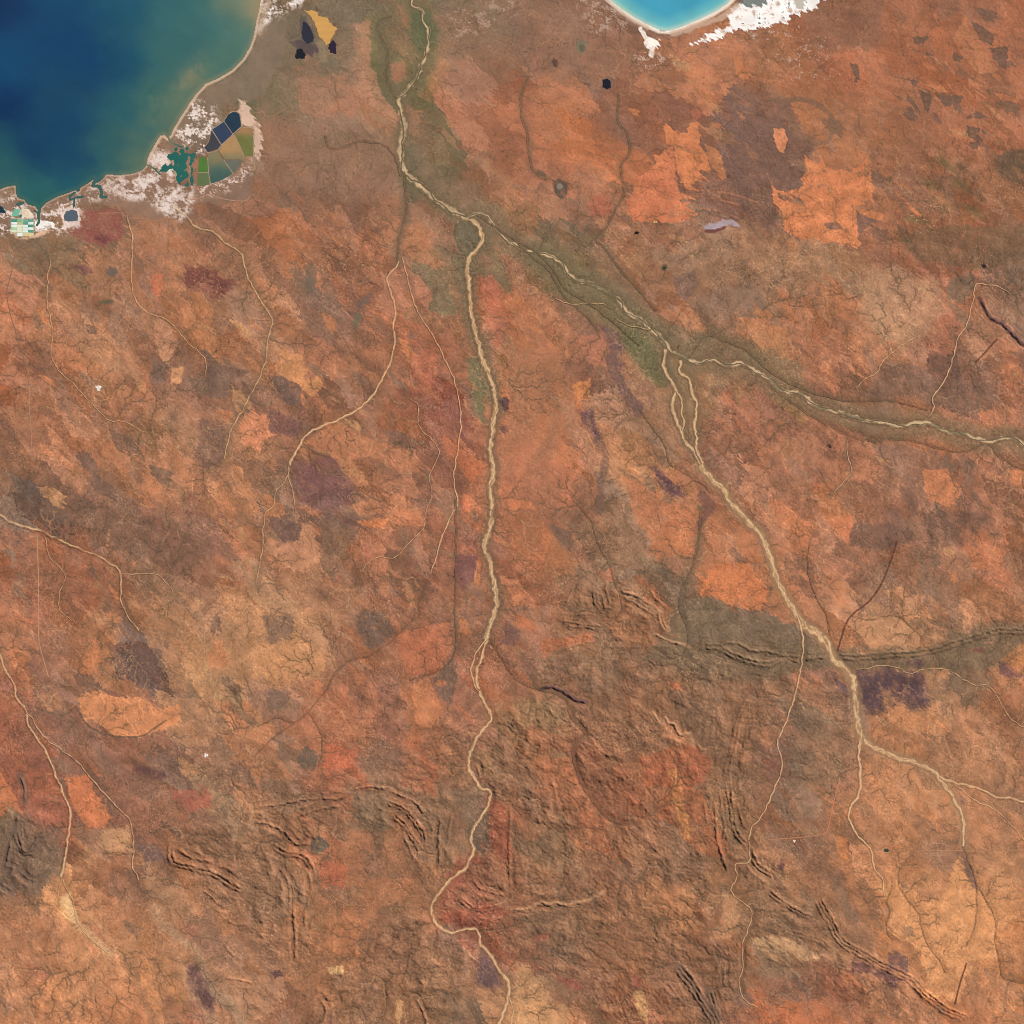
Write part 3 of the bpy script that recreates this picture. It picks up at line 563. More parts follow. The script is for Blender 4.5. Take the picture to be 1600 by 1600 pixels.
paint([(1100,225),(1115,232),(1130,245),(1134,278),(1128,282),(1112,262),(1105,245)], (184,116,80), 1.2, 4, 0.9, BARE, 'dull orange sand spike beside the grey-brown scrub block')
paint([(1270,247),(1278,258),(1286,250),(1287,271),(1296,262),(1305,267),(1315,264),(1325,270),(1335,261),(1340,274),(1347,268),(1353,276),(1362,267),(1360,285),(1367,292),(1362,303),(1366,320),(1356,313),(1349,320),(1338,322),(1341,338),(1338,350),(1344,362),(1340,372),(1346,380),(1337,389),(1325,380),(1315,386),(1300,377),(1288,381),(1270,373),(1250,372),(1236,362),(1227,355),(1224,340),(1222,327),(1207,315),(1204,287),(1212,298),(1216,311),(1232,314),(1245,318),(1262,326),(1250,310),(1238,306),(1227,300),(1244,296),(1255,290),(1250,280),(1262,265)],
      (206, 123, 82), 1.0, 3.5, 1.0, BARE, 'largest bright orange sand patch with a dark island inside')
paint([(1338,326),(1365,331),(1381,336),(1378,344),(1360,342),(1345,335)], (200,122,80), 1.2, 3, 0.9)
paint([(1338,327),(1352,339),(1378,346),(1360,350),(1350,358),(1340,370)], (134, 96, 84), 1.2, 2, 0.9)
for sp in ([(1060,298),(1086,311),(1062,309)], [(990,300),(1004,268),(998,303)], [(1012,275),(1040,232),(1030,268)], [(1090,258),(1116,272),(1098,268)], [(1085,262),(1108,284),(1088,272)], [(1070,285),(1092,298),(1072,295)], [(1076,325),(1092,334),(1078,338)],
           [(1205,288),(1198,268),(1211,300)], [(1228,300),(1206,296),(1240,312)], [(1262,262),(1256,240),(1274,256)], [(1335,262),(1352,250),(1348,270)], [(1240,372),(1222,356),(1232,350)], [(1286,262),(1280,236),(1296,268)], [(1030,262),(1020,240),(1042,250)]):
    paint(sp, (206, 122, 82), 0.8, 3, 0.95)
for sp in ([(1060,302),(1110,309),(1155,318)], [(1075,322),(1130,331),(1165,346)], [(1090,296),(1140,302),(1185,315)], [(1064,330),(1110,338),(1150,350)]):
    stroke(sp, 0.9, (176, 112, 84), 1.0, 3, 0.6)
ell(1302, 353, 14, 6.5, 8, (128, 92, 76), 1.2, 4, 0.9)
paint([(1208,200),(1226,201),(1230,218),(1223,239),(1217,237),(1210,215)], (226,138,98), 1.0, 3, 0.95, BARE, 'small bright salmon-orange oval patch alone in grey-brown scrub')
stroke([(1203,157),(1230,158),(1255,155),(1280,165),(1298,180),(1305,193),(1300,208)], 3.5, (130,96,76), 1.5, 3, 0.8)
paint([(1210,160),(1232,158),(1240,185),(1252,205),(1240,200),(1222,178)], (126,94,78), 2, 4, 0.8)
stroke([(1225,175),(1250,210),(1290,225),(1300,208)], 3, (138,100,80), 3, 4, 0.7)
paint([(1510,26),(1516,55),(1560,110),(1530,116),(1505,90),(1488,60)], (188,118,84), 1.5, 3, 0.8, BARE, 'pale orange wedge of sand between brown burnt blocks')
for pl in ([(1515,30),(1530,37),(1552,55),(1550,72),(1540,68),(1530,60)], [(1545,75),(1575,72),(1572,108),(1562,108),(1552,90)],
           [(1462,145),(1480,148),(1505,148),(1500,160),(1475,168),(1465,155)], [(1435,135),(1450,140),(1458,150),(1450,178),(1445,170)],
           [(1415,168),(1425,165),(1432,188),(1418,183)], [(1512,180),(1530,172),(1545,185),(1510,186)], [(1510,197),(1530,200),(1528,208),(1510,206)],
           [(1328,97),(1345,105),(1342,125),(1335,127),(1330,110)], [(1450,80),(1462,95),(1460,98),(1448,85)], [(1487,80),(1505,88),(1500,98),(1488,92)],
           [(1515,222),(1528,220),(1526,235),(1516,233)], [(1425,58),(1450,58),(1446,68),(1428,70)], [(1412,120),(1436,128),(1432,134),(1415,124)]):
    paint(pl, (122, 88, 74), 0.9, 4, 1.0)
for k in range(26):
    cx, cy, L = 1420 + rng.random() * 110, 60 + rng.random() * 80, 8 + rng.random() * 18
    a = math.radians(25 + rng.random() * 30)
    stroke([(cx, cy), (cx + L * math.cos(a), cy + L * math.sin(a))], 1.2, [(190,118,84), (134,94,76)][k % 2], 1.0, 2, 0.6)
paint([(1555,245),(1580,235),(1612,235),(1612,300),(1580,285),(1558,270)], (102,82,66), 2, 8, 0.85, BURN, 'dark olive-brown scrub patch cut by the frame beside orange sand plain')
paint([(1398,348),(1430,360),(1480,350),(1520,360),(1612,350),(1612,420),(1530,420),(1440,405),(1410,380)], (124,92,70), 4, 14, 0.75)
paint([(1397,296),(1440,336),(1435,342),(1405,315)], (208,120,82), 1, 2, 0.9, BARE, 'narrow slanting orange sand bar beside a dark edge')
paint([(1400,300),(1437,342),(1434,345),(1402,312)], (120,90,72), 1, 1, 0.5)
paint([(925,310),(945,300),(955,318),(958,335),(935,340),(918,330)], (176,98,78), 1.6, 6, 0.85, BURN, 'rosy red scrub patch beside the brown creek')
paint([(1078,175),(1090,168),(1098,178),(1086,190)], (178,102,80), 1, 3, 0.85)
paint([(1256,38),(1270,38),(1270,52),(1256,50)], (166,96,76), 1, 3, 0.85)
paint([(1260,0),(1380,0),(1375,60),(1340,80),(1320,70),(1300,85),(1260,80)], (138, 96, 76), 6, 12, 0.6)
paint([(1380,0),(1450,0),(1460,40),(1440,55),(1380,50)], (170,106,78), 3, 8, 0.6)
paint([(1460,0),(1500,0),(1495,20),(1465,35)], (140, 96, 78), 3, 8, 0.7)
# west plain
paint([(128,328),(185,327),(194,345),(192,372),(155,383),(135,380),(105,362),(122,350)], (148,84,76), 1.6, 3, 0.95, BURN, 'maroon field with straight edges beside the grey salt pond')
ell(158, 372, 14, 6, 10, (118, 66, 72), 3, 8, 0.7)
paint([(288,415),(325,415),(345,435),(370,440),(360,460),(330,468),(300,455),(288,440)], (122,70,66), 2, 9, 0.9, BURN, 'dark maroon burnt patch west of the pale sandy creek')
paint([(108,415),(135,415),(145,425),(130,430)], (118,76,74), 2, 5, 0.8)
paint([(235,430),(252,428),(254,445),(246,468),(238,460)], (206,116,84), 1.5, 6, 0.85, BARE, 'small red-orange bare patch near the straight thin creek')
paint([(238,500),(262,500),(275,540),(268,572),(252,565),(240,530)], (196,136,104), 3, 8, 0.8)
paint([(268,575),(288,572),(282,600),(268,598)], (212,146,102), 1.5, 3, 0.85)
paint([(323,568),(395,580),(370,592),(350,622),(323,622)], (122,92,80), 2, 6, 0.8)
paint([(238,555),(262,570),(258,595),(236,600)], (126,96,86), 2, 5, 0.8)
paint([(320,650),(362,672),(345,722),(318,728),(300,710)], (118,88,78), 3, 9, 0.8, BURN, 'dark brown burnt block beside the fading pale creek')
paint([(375,660),(395,640),(405,646),(420,650),(424,640),(417,665),(432,680),(415,685),(405,705),(380,692),(373,675)], (210,130,94), 1.5, 5, 0.9, BARE, 'bright peach-orange sand patch with ragged arms near purple scrub')
paint([(420,590),(450,590),(475,605),(470,632),(450,632),(430,610)], (112,86,77), 2, 5, 0.85)
paint([(440,545),(475,560),(482,575),(470,590),(500,590),(505,600),(495,620),(485,620),(470,600),(430,582)], (198,132,88), 1.6, 7, 0.85, BARE, 'tan-orange streaked sand patch above dark scrub')
paint([(415,640),(455,650),(475,665),(465,680),(425,675)], (124,84,80), 2, 6, 0.8)
paint([(462,722),(520,715),(555,760),(548,790),(500,800),(470,780),(455,740)], (124,82,80), 3, 8, 0.85, BURN, 'purple-brown burnt patch east of the golden river threads')
paint([(475,690),(530,660),(590,690),(625,702),(560,716),(520,716)], (186,118,84), 2, 6, 0.85)
paint([(525,720),(545,716),(578,755),(560,762)], (186,122,86), 2, 4, 0.8)
paint([(575,712),(620,705),(650,720),(665,742),(640,738),(610,730)], (184,116,84), 2, 5, 0.7)
paint([(545,790),(590,780),(600,800),(560,806)], (184,118,84), 2, 4, 0.8)
paint([(558,816),(590,808),(606,812),(600,826),(570,826)], (212,126,80), 1.5, 6, 0.9, BARE, 'small vivid orange sand sliver below tan sand')
paint([(472,815),(490,815),(494,840),(500,856),(498,880),(470,892),(440,882),(415,862),(412,825),(440,850),(455,846)], (194,132,100), 2, 7, 0.85, BARE, 'pale pinkish washed patch with a round knob')
paint([(415,805),(470,815),(465,842),(440,846)], (112,84,76), 2, 6, 0.85)
paint([(500,800),(560,830),(540,870),(505,870),(498,840)], (132,98,78), 3, 8, 0.7)
paint([(560,955),(600,953),(617,985),(605,1000),(580,1015),(565,1000),(555,975)], (116,91,80), 1.5, 4, 0.9, BURN, 'dark hexagonal burn patch beside the tree-lined creek')
paint([(412,965),(460,960),(455,1000),(420,1010)], (128,98,84), 3, 8, 0.7)
paint([(400,1000),(430,1005),(465,985),(510,1035),(490,1060),(430,1070),(395,1060)], (198,136,94), 3, 8, 0.75)
paint([(620,990),(700,970),(708,1010),(690,1040),(640,1060),(628,1030)], (184,108,78), 2, 5, 0.8)
paint([(675,1062),(710,1022),(715,1062),(702,1100),(682,1090)], (120,92,79), 2, 5, 0.85)
ell(688, 1068, 9, 5, 0, (186,112,78), 1.5, 4, 0.8)
paint([(645,1070),(672,1055),(672,1078),(690,1106),(675,1140),(648,1130)], (196,122,84), 2, 6, 0.8)
paint([(508,1165),(560,1168),(545,1198),(508,1200)], (198,106,76), 2.5, 9, 0.8, BARE, 'vivid red-orange bare strip near the foot of the ranges')
paint([(560,1192),(590,1150),(630,1170),(640,1202),(560,1206)], (136,98,80), 3, 8, 0.75)
paint([(460,1182),(480,1165),(500,1180),(495,1202),(470,1202)], (112,92,80), 2, 5, 0.85)
paint([(418,1078),(452,1080),(452,1110),(420,1112)], (122,94,82), 3, 7, 0.7)
paint([(60,1085),(90,1083),(101,1110),(75,1112)], (214,138,94), 1.6, 4, 0.9, BARE, 'small bright orange bare patch beside the tan river')
paint([(122,1085),(150,1080),(200,1090),(230,1095),(245,1110),(280,1100),(288,1125),(240,1147),(190,1152),(165,1140),(125,1115)], (212,134,90), 1.6, 7, 0.9, BARE, 'long bright orange bare patch with a dark creek along its lower edge')
stroke([(55,1105),(90,1118),(110,1112),(118,1105),(140,1135),(180,1150),(225,1148),(260,1125)], 1.2, (104,84,66), 1, 3, 0.7)
paint([(205,1010),(250,1015),(250,1050),(225,1080),(207,1070)], (114,86,78), 3, 6, 0.75)
paint([(100,1215),(135,1210),(160,1250),(175,1275),(165,1290),(135,1296),(110,1252)], (208,118,78), 2, 6, 0.85, BARE, 'bright orange bare patch east of the dark rocky V hill')
paint([(155,1300),(200,1290),(208,1330),(180,1332),(155,1322)], (210,152,110), 5, 10, 0.75)
paint([(270,1235),(330,1230),(332,1256),(290,1270),(272,1252)], (170,94,76), 3, 9, 0.75, BARE, 'brick red bare patch north of the red curved hill')
paint([(0,1205),(25,1245),(35,1272),(15,1258),(5,1275),(-10,1275),(-10,1205)], (204,120,80), 2, 5, 0.8)
paint([(0,1115),(40,1120),(70,1180),(80,1240),(60,1280),(30,1240),(0,1200),(-10,1150)], (154,92,72), 8, 14, 0.5)
paint([(0,1280),(20,1260),(28,1290),(15,1320),(-10,1320)], (122,98,78), 3, 6, 0.8)
paint([(210,1193),(240,1200),(265,1212),(250,1220),(215,1210)], (104,68,68), 2, 5, 0.85, BURN, 'narrow dark purple burnt strip on dull brown plain')
paint([(293,1510),(310,1505),(322,1530),(340,1560),(330,1582),(310,1560),(295,1540)], (98,68,72), 2, 6, 0.9, BURN, 'tall dark purple burnt patch beside pale washed ground')
paint([(215,1315),(240,1318),(265,1345),(225,1348)], (118,90,84), 3, 6, 0.8)
paint([(95,1400),(110,1395),(118,1430),(112,1445),(100,1425)], (234,184,128), 4, 9, 0.75)
paint([(425,1520),(438,1515),(445,1525),(430,1530)], (104,70,70), 1.5, 4, 0.85)
paint([(510,1512),(535,1510),(538,1520),(515,1523)], (206,160,110), 1.5, 4, 0.9, 'claypan', 'small pale cream claypan on the ridge line of the ranges')
paint([(752,1480),(762,1490),(775,1515),(784,1540),(765,1545),(745,1535),(748,1510)], (104,78,82), 2, 4, 0.9, BURN, 'purple-grey burnt wedge beside the sand river')
paint([(618,1562),(632,1565),(625,1598),(618,1590)], (202,146,98), 2, 3, 0.85)
# middle plain
paint([(800,540),(868,548),(880,580),(850,610),(848,640),(830,690),(800,760),(785,700),(792,620)], (168,111,82), 6, 9, 0.85)
paint([(800,692),(870,690),(892,760),(866,805),(795,805),(788,740)], (172,109,82), 6, 8, 0.85)
paint([(893,605),(920,590),(922,620),(905,626)], (200,126,80), 1.5, 4, 0.85)
paint([(905,640),(928,636),(932,660),(940,685),(930,692),(915,670)], (92,66,76), 2, 4, 0.85, BURN, 'slim dark violet burnt strip in the middle plain')
stroke([(930,690),(945,710),(940,760),(935,800)], 5, (124,90,80), 4, 8, 0.6)
paint([(935,510),(955,512),(975,540),(970,560),(985,580),(965,575),(950,545)], (106,82,84), 2, 9, 0.85, BURN, 'speckled purple strip along the olive floodplain edge')
stroke([(955,560),(965,590),(975,615),(1000,640)], 7, (116,86,82), 3, 14, 0.7)
paint([(1015,730),(1030,735),(1045,745),(1065,770),(1055,780),(1030,760)], (90,64,76), 1.8, 9, 0.88, BURN, 'ragged dark violet burnt patch south of the pale washed ground')
stroke([(1095,770),(1110,790),(1100,810),(1090,830)], 6, (124,84,78), 3, 10, 0.7)
paint([(970,740),(1010,760),(1030,780),(1095,800),(1090,850),(1080,870),(1030,870),(1010,840),(990,800)], (192,116,80), 3, 10, 0.7)
paint([(1110,880),(1170,880),(1200,920),(1192,955),(1130,940),(1095,930)], (204,118,76), 2, 8, 0.85, BARE, 'orange plain between the dark creek and the braided river')
paint([(1060,940),(1110,930),(1150,955),(1200,965),(1250,980),(1250,1010),(1140,1002),(1080,1000)], (126,102,83), 2.5, 4, 0.8, PLAIN, 'smooth grey-brown wedge of plain north of the long ridge')
stroke([(945,365),(925,370),(915,365),(910,380)], 3, (120,100,74), 2, 3, 0.5)
paint([(860,820),(885,830),(905,860),(890,862),(870,845)], (128,96,82), 2, 4, 0.7)
paint([(950,330),(1000,355),(1090,352),(1110,345),(1098,358),(1000,366)], (140,98,78), 3, 5, 0.6)
paint([(735,625),(745,630),(746,650),(738,648)], (112,96,76), 2, 4, 0.4)
ell(788, 630, 6, 12, 10, (98,68,76), 2, 6, 0.8)
ell(787, 672, 6, 8, 0, (110,74,76), 2, 5, 0.7)
paint([(712,870),(745,865),(748,905),(720,920),(712,900)], (122,80,82), 3, 8, 0.7)
paint([(745,875),(752,880),(748,915),(740,912)], (204,128,82), 1.5, 3, 0.8)
paint([(790,970),(812,985),(805,1010),(782,1000)], (118,84,80), 3, 6, 0.7)
paint([(722,770),(740,775),(738,800),(724,800)], (212,120,84), 1.5, 4, 0.8)
paint([(793,780),(830,785),(835,795),(795,800)], (206,122,84), 2, 4, 0.8)
paint([(752,430),(775,440),(785,500),(780,550),(765,520),(755,470)], (190,108,84), 4, 7, 0.6)
paint([(640,560),(680,545),(690,590),(665,600),(645,590)], (190,110,82), 3, 7, 0.6)
paint([(690,400),(690,380),(700,378),(712,410),(706,440),(700,430)], (148,112,88), 3, 8, 0.5)
# east
paint([(1380,560),(1420,570),(1450,600),(1520,590),(1560,590),(1555,640),(1480,642),(1420,620),(1360,625),(1345,620),(1370,590)], (124,92,78), 3, 8, 0.8, BURN, 'broad dull brown scrub band crossed by the hooked pale creek')
paint([(1340,420),(1400,415),(1460,440),(1475,480),(1440,530),(1380,540),(1350,500)], (186,138,106), 6, 14, 0.65, PLAIN, 'wide pale tan washed flat with fibrous threads')
paint([(1050,430),(1085,425),(1090,450),(1070,470),(1055,460)], (130,97,86), 3, 7, 0.75)
paint([(1080,470),(1180,440),(1200,470),(1120,500)], (142,110,93), 6, 14, 0.6)
paint([(1480,440),(1520,420),(1525,450),(1505,475),(1478,470)], (124,100,82), 3, 6, 0.75)
paint([(1330,815),(1390,820),(1430,830),(1420,850),(1360,860),(1330,850)], (122,89,76), 2.5, 7, 0.8)
paint([(1440,800),(1545,800),(1530,832),(1500,852),(1450,856)], (118,87,75), 2.5, 9, 0.8, BURN, 'dark brown scrub block north-east of the dark dyke')
paint([(1300,810),(1335,805),(1325,850),(1305,830)], (208,122,84), 2, 5, 0.85, BARE, 'orange bare corner beside dark scrub near the braided river')
paint([(1442,735),(1480,735),(1500,765),(1490,790),(1450,785)], (204,124,84), 2, 6, 0.85, BARE, 'rounded orange bare patch between brown scrub blocks')
paint([(1575,735),(1600,735),(1598,760),(1580,755)], (206,124,84), 2, 4, 0.85)
paint([(1495,720),(1525,715),(1520,770),(1508,760)], (128,94,78), 3, 6, 0.7)
paint([(1342,1048),(1380,1044),(1440,1055),(1452,1085),(1448,1105),(1420,1108),(1400,1092),(1375,1072),(1378,1095),(1385,1110),(1365,1118),(1345,1100)], (88,66,74), 2, 9, 0.9, BURN, 'large dark violet burnt patch against the widest braided river')
paint([(1408,1032),(1440,1030),(1440,1044),(1420,1042)], (92,66,74), 1.5, 3, 0.9, BURN, 'small dark violet burnt patch on the long ridge flank')
paint([(1295,1050),(1330,1080),(1330,1092),(1310,1076)], (104,80,80), 2, 4, 0.8)
paint([(1558,1038),(1575,1035),(1600,1055),(1580,1060),(1562,1052)], (120,82,82), 2, 4, 0.8)
paint([(1560,1030),(1612,1000),(1612,1055),(1590,1050)], (196,124,78), 3, 6, 0.6)
paint([(1325,968),(1390,960),(1440,985),(1480,1000),(1360,1016),(1340,990)], (192,134,98), 4, 8, 0.8, PLAIN, 'pale tan fan of fine branching gullies beside the dark dyke')
ell(1530, 1015, 10, 5, 0, (130,78,68), 2, 4, 0.8)
# south-east orange fan
paint([(1365,1378),(1400,1378),(1440,1410),(1470,1400),(1500,1338),(1525,1385),(1550,1410),(1590,1430),(1560,1460),(1552,1500),(1512,1500),(1502,1570),(1450,1552),(1440,1480),(1400,1460),(1388,1440),(1395,1420)],
      (216,146,98), 2.5, 10, 0.9, BARE, 'broad bright orange fan laced with dark creeks')
paint([(1508,1338),(1520,1355),(1528,1388),(1518,1385),(1510,1362)], (130,95,82), 1.5, 4, 0.85)
paint([(1410,1448),(1425,1448),(1428,1462),(1412,1464)], (150,110,82), 2, 5, 0.8)
paint([(1335,1502),(1370,1510),(1410,1530),(1395,1542),(1360,1520),(1325,1520)], (98,66,70), 2.5, 9, 0.85, BURN, 'dark maroon burnt strip under the long south-eastern ridge')
paint([(1390,1485),(1415,1495),(1418,1522),(1390,1515)], (114,82,82), 2.5, 6, 0.8)
paint([(1308,1305),(1325,1310),(1325,1345),(1312,1340),(1306,1320)], (206,126,80), 2, 4, 0.85)
paint([(1385,1300),(1420,1305),(1440,1340),(1400,1345)], (168,116,86), 4, 8, 0.4)
# centre ranges
paint([(1030,1150),(1075,1170),(1075,1140),(1050,1132),(1042,1120),(1034,1130),(1024,1112),(1036,1146)], (176,116,82), 2, 4, 0.8)
paint([(1000,1180),(1080,1165),(1112,1190),(1110,1215),(1085,1225),(1060,1235),(1010,1230),(1000,1200)], (174,94,66), 4, 8, 0.65)
paint([(1045,1200),(1062,1200),(1075,1280),(1082,1310),(1068,1315),(1055,1270)], (198,128,80), 3, 7, 0.75)
paint([(770,1250),(795,1255),(800,1330),(785,1360),(765,1310)], (150,82,62), 4, 6, 0.75)
paint([(690,1425),(760,1410),(800,1425),(760,1450),(700,1445)], (156,84,66), 4, 8, 0.75)
paint([(500,1350),(545,1345),(540,1385),(505,1385)], (182,98,70), 3, 8, 0.75)
paint([(540,1290),(590,1300),(585,1330),(560,1340),(540,1330)], (176,112,80), 4, 8, 0.6)
paint([(600,1295),(628,1300),(635,1360),(600,1365)], (172,112,80), 4, 8, 0.6)
paint([(575,1370),(650,1370),(640,1400),(590,1420),(570,1450),(530,1490),(500,1480),(510,1440),(560,1410)], (178,112,78), 5, 9, 0.6)
ell(499, 1320, 14, 13, 0, (104,88,76), 2, 4, 0.9)
paint([(555,1240),(605,1240),(612,1290),(590,1305),(560,1285),(550,1260)], (132,104,82), 3, 6, 0.7)
paint([(1130,1395),(1150,1400),(1152,1440),(1140,1465),(1110,1462),(1112,1450),(1128,1440)], (188,132,96), 3, 5, 0.8, 'valley_floor', 'pale curved valley floor beside the winding pale creek')
paint([(1050,1380),(1085,1375),(1085,1440),(1060,1460),(1040,1430),(1030,1405)], (186,122,84), 4, 7, 0.6)
paint([(1175,1465),(1205,1460),(1240,1475),(1290,1495),(1260,1500),(1200,1485),(1180,1480)], (200,152,112), 3, 8, 0.7)
paint([(800,1530),(850,1540),(880,1570),(900,1614),(790,1614),(800,1580)], (206,148,104), 5, 10, 0.65, PLAIN, 'pale orange-tan washed ground east of the southern river')
paint([(990,1550),(1002,1545),(1012,1565),(1012,1600),(1000,1590),(992,1570)], (196,144,98), 2, 3, 0.8)
paint([(700,1230),(748,1232),(762,1240),(750,1270),(730,1290),(720,1280),(722,1250)], (132,102,84), 3, 5, 0.65)
paint([(800,1090),(860,1095),(885,1110),(870,1140),(810,1135)], (148,112,82), 4, 8, 0.6)
paint([(805,960),(830,965),(845,985),(805,985)], (196,114,78), 3, 6, 0.7)
paint([(845,1000),(925,990),(930,1002),(880,1012),(850,1028),(840,1020)], (186,106,74), 3, 6, 0.7)
paint([(1045,1065),(1068,1066),(1068,1080),(1046,1078)], (192,112,78), 2, 4, 0.8)
paint([(940,895),(958,885),(960,905),(948,910)], (192,116,86), 2, 3, 0.7)
paint([(780,1250),(805,1262),(822,1290),(815,1300),(790,1270)], (176,104,76), 3, 5, 0.4)
ell(1220, 1353, 5, 8, 0, (92,62,62), 2, 4, 0.8)
paint([(990,1520),(1002,1530),(1000,1545),(990,1538)], (136,72,66), 2, 4, 0.7)
paint([(855,1455),(862,1450),(858,1462),(840,1472),(828,1462)], (170,88,74), 2, 6, 0.5)
paint([(870,1525),(895,1528),(918,1545),(900,1545)], (164,84,74), 2, 6, 0.6)
paint([(1230,1565),(1290,1560),(1300,1614),(1210,1614)], (194,112,76), 5, 10, 0.6)
paint([(1320,1535),(1350,1540),(1330,1550)], (190,120,86), 2, 4, 0.4)
stroke([(1095,240),(1075,236),(1055,226)], 2, (160,108,76), 1, 2, 0.5)
for e in ((1480, 260, 20, 7, 40), (1452, 286, 18, 6, 30), (1520, 328, 24, 7, 35), (1500, 290, 16, 6, 20), (1560, 165, 16, 3, 10), (1548, 148, 8, 2, 60), (1582, 150, 6, 2, 80), (1470, 320, 18, 5, 50), (1430, 345, 16, 6, 10)):
    ell(*e, (116, 97, 66), 2, 10, 0.6)
ell(1024, 347, 3, 1.4, -15, (232, 184, 96), 0.8, 1, 0.9)
stroke([(240,1420),(268,1455),(300,1480),(322,1520),(345,1560),(392,1606)], 6, (172, 134, 106), 6, 14, 0.55)
stroke([(105,1405),(120,1440),(150,1470),(172,1490)], 4, (228, 178, 130), 4, 10, 0.6)
stroke([(65,1080),(110,1130),(160,1190),(235,1240)], 13, (130, 96, 80), 8, 12, 0.5)
paint([(20,1280),(45,1270),(70,1300),(100,1290),(98,1370),(60,1395),(-8,1395),(-8,1320)], (118, 94, 78), 8, 8, 0.65)
paint([(400,140),(450,180),(540,200),(620,230),(625,300),(560,320),(480,300),(400,270)], (146, 108, 88), 12, 14, 0.6)
paint([(420,40),(470,10),(560,0),(560,90),(520,120),(440,130),(405,110)], (122, 103, 86), 8, 10, 0.7)
paint([(400,100),(470,125),(500,110),(560,95),(560,130),(470,200),(430,190),(405,160)], (132, 107, 88), 10, 12, 0.5)
paint([(630,150),(660,170),(680,260),(740,300),(720,320),(660,285),(640,230)], (142, 108, 88), 8, 12, 0.45)
paint([(680,0),(810,0),(800,60),(760,70),(690,110)], (138, 108, 88), 10, 12, 0.55)
paint([(800,0),(950,0),(990,60),(1000,100),(900,130),(830,110)], (144, 104, 84), 12, 14, 0.55)
paint([(480,190),(500,215),(520,200),(560,210),(600,200),(612,222),(560,215),(520,230),(495,228)], (132, 104, 84), 3, 6, 0.6)
# long soft streaks down the middle sand plain
sl, sd = poly_sd([(780,440),(830,520),(930,560),(910,640),(905,720),(910,820),(880,890),(810,920),(784,800)], 10, 40)
sk = fbm((X[sl] + 0.12 * Y[sl]) / 34 + 0.9 * BX[sl] + 0.25 * WX[sl], Y[sl] / 110 + 0.5 * BY[sl], 3, 145, 0.55) * sstep(-12, 20, sd)
COL[sl] = COL[sl] * (1 + 0.13 * sk)[..., None] + sk[..., None] * np.array((10, -3, -5), F)
# long dune streaks of the north-east sand plain
dune = fbm((X * 0.98 + Y * 0.17) / 150, (Y * 0.98 - X * 0.17) / 9, 2, 141)
dm = sstep(820, 930, X) * sstep(470, 380, Y)
COL *= (1 + 0.06 * dm * dune)[..., None]

# ------------------------------------------------------------------ drainage lines: a least-cost tree grown from the rivers
HS = 2.0
ha = np.arange(-8, 1608, HS)
n_h = len(ha)
ii = np.clip(np.searchsorted(AX, ha), 0, N - 1)
rh = RDIST[np.ix_(ii, ii)]
hx, hy = np.meshgrid(ha.astype(F), ha.astype(F))
cost = (0.08 + 2.2 * np.clip(0.5 + fbm(hx / 20, hy / 20, 5, 101, 0.62), 0.0, 1) ** 2).astype(float)
cost = cost.ravel().tolist()
src = np.flatnonzero((rh < 2).ravel())
INF = 1e18
dist = [INF] * (n_h * n_h)
par = [-1] * (n_h * n_h)
heap = []
for s0 in src.tolist():
    dist[s0] = 0.0
    heap.append((0.0, s0))
heapq.heapify(heap)
order = []
done = bytearray(n_h * n_h)
nb = [(-1, 0, 1.0), (1, 0, 1.0), (0, -1, 1.0), (0, 1, 1.0), (-1, -1, 1.41), (1, -1, 1.41), (-1, 1, 1.41), (1, 1, 1.41)]
while heap:
    d0, c = heapq.heappop(heap)
    if done[c]:
        continue
    done[c] = 1
    order.append(c)
    cy, cx = divmod(c, n_h)
    for dx, dy, L in nb:
        nx, ny = cx + dx, cy + dy
        if 0 <= nx < n_h and 0 <= ny < n_h:
            q = ny * n_h + nx
            if not done[q]:
                nd = d0 + cost[q] * L
                if nd < dist[q]:
                    dist[q] = nd
                    par[q] = c
                    heapq.heappush(heap, (nd, q))
acc = [1.0] * (n_h * n_h)
for c in reversed(order):
    p = par[c]
    if p >= 0:
        acc[p] += acc[c]
acc = np.array(acc)
par = np.array(par)
ci = np.flatnonzero((par >= 0) & (acc > 7))
a_ = np.log(acc[ci] / 7.0) / np.log(120.0)
x0, y0 = ha[ci % n_h], ha[ci // n_h]
x1, y1 = ha[par[ci] % n_h], ha[par[ci] // n_h]
LINES = np.zeros((N, N), F)
for t in np.linspace(0, 0.8, 5):
    px, py = x0 + (x1 - x0) * t, y0 + (y1 - y0) * t
    ox = 3.0 * perlin(px / 10, py / 10, 5)
    oy = 3.0 * perlin(px / 10, py / 10, 8)
    fx, fy = (px + ox - AX[NI0]) / STEP, (py + oy - AX[NI0]) / STEP
    ix, iy = np.floor(fx).astype(int), np.floor(fy).astype(int)
    tx, ty = fx - ix, fy - iy
    ok = (ix >= 0) & (iy >= 0) & (ix < NI1 - NI0 - 1) & (iy < NI1 - NI0 - 1)
    for ddx in (0, 1):
        for ddy in (0, 1):
            w = ((tx if ddx else 1 - tx) * (ty if ddy else 1 - ty) * np.clip(0.22 + a_, 0, 1.3) * 0.62)[ok]
            np.add.at(LINES, (iy[ok] + ddy + NI0, ix[ok] + ddx + NI0), w.astype(F))
LINES = np.clip(LINES, 0, 1.4)
lmod = sstep(-0.35, 0.35, fbm(X / 120, Y / 120, 2, 131)) * (0.35 + 0.65 * sstep(380, 470, Y + 0.1 * X))
# ground between the gullies: height above the local average of the tree
dist_a = np.array(dist).reshape(n_h, n_h)


def box(A, r):
    Ap = np.pad(A, r + 1, mode='edge')
    c = Ap.cumsum(0).cumsum(1)
    k = 2 * r + 1
    return (c[k:, k:] - c[:-k, k:] - c[k:, :-k] + c[:-k, :-k])[:A.shape[0], :A.shape[1]] / (k * k)


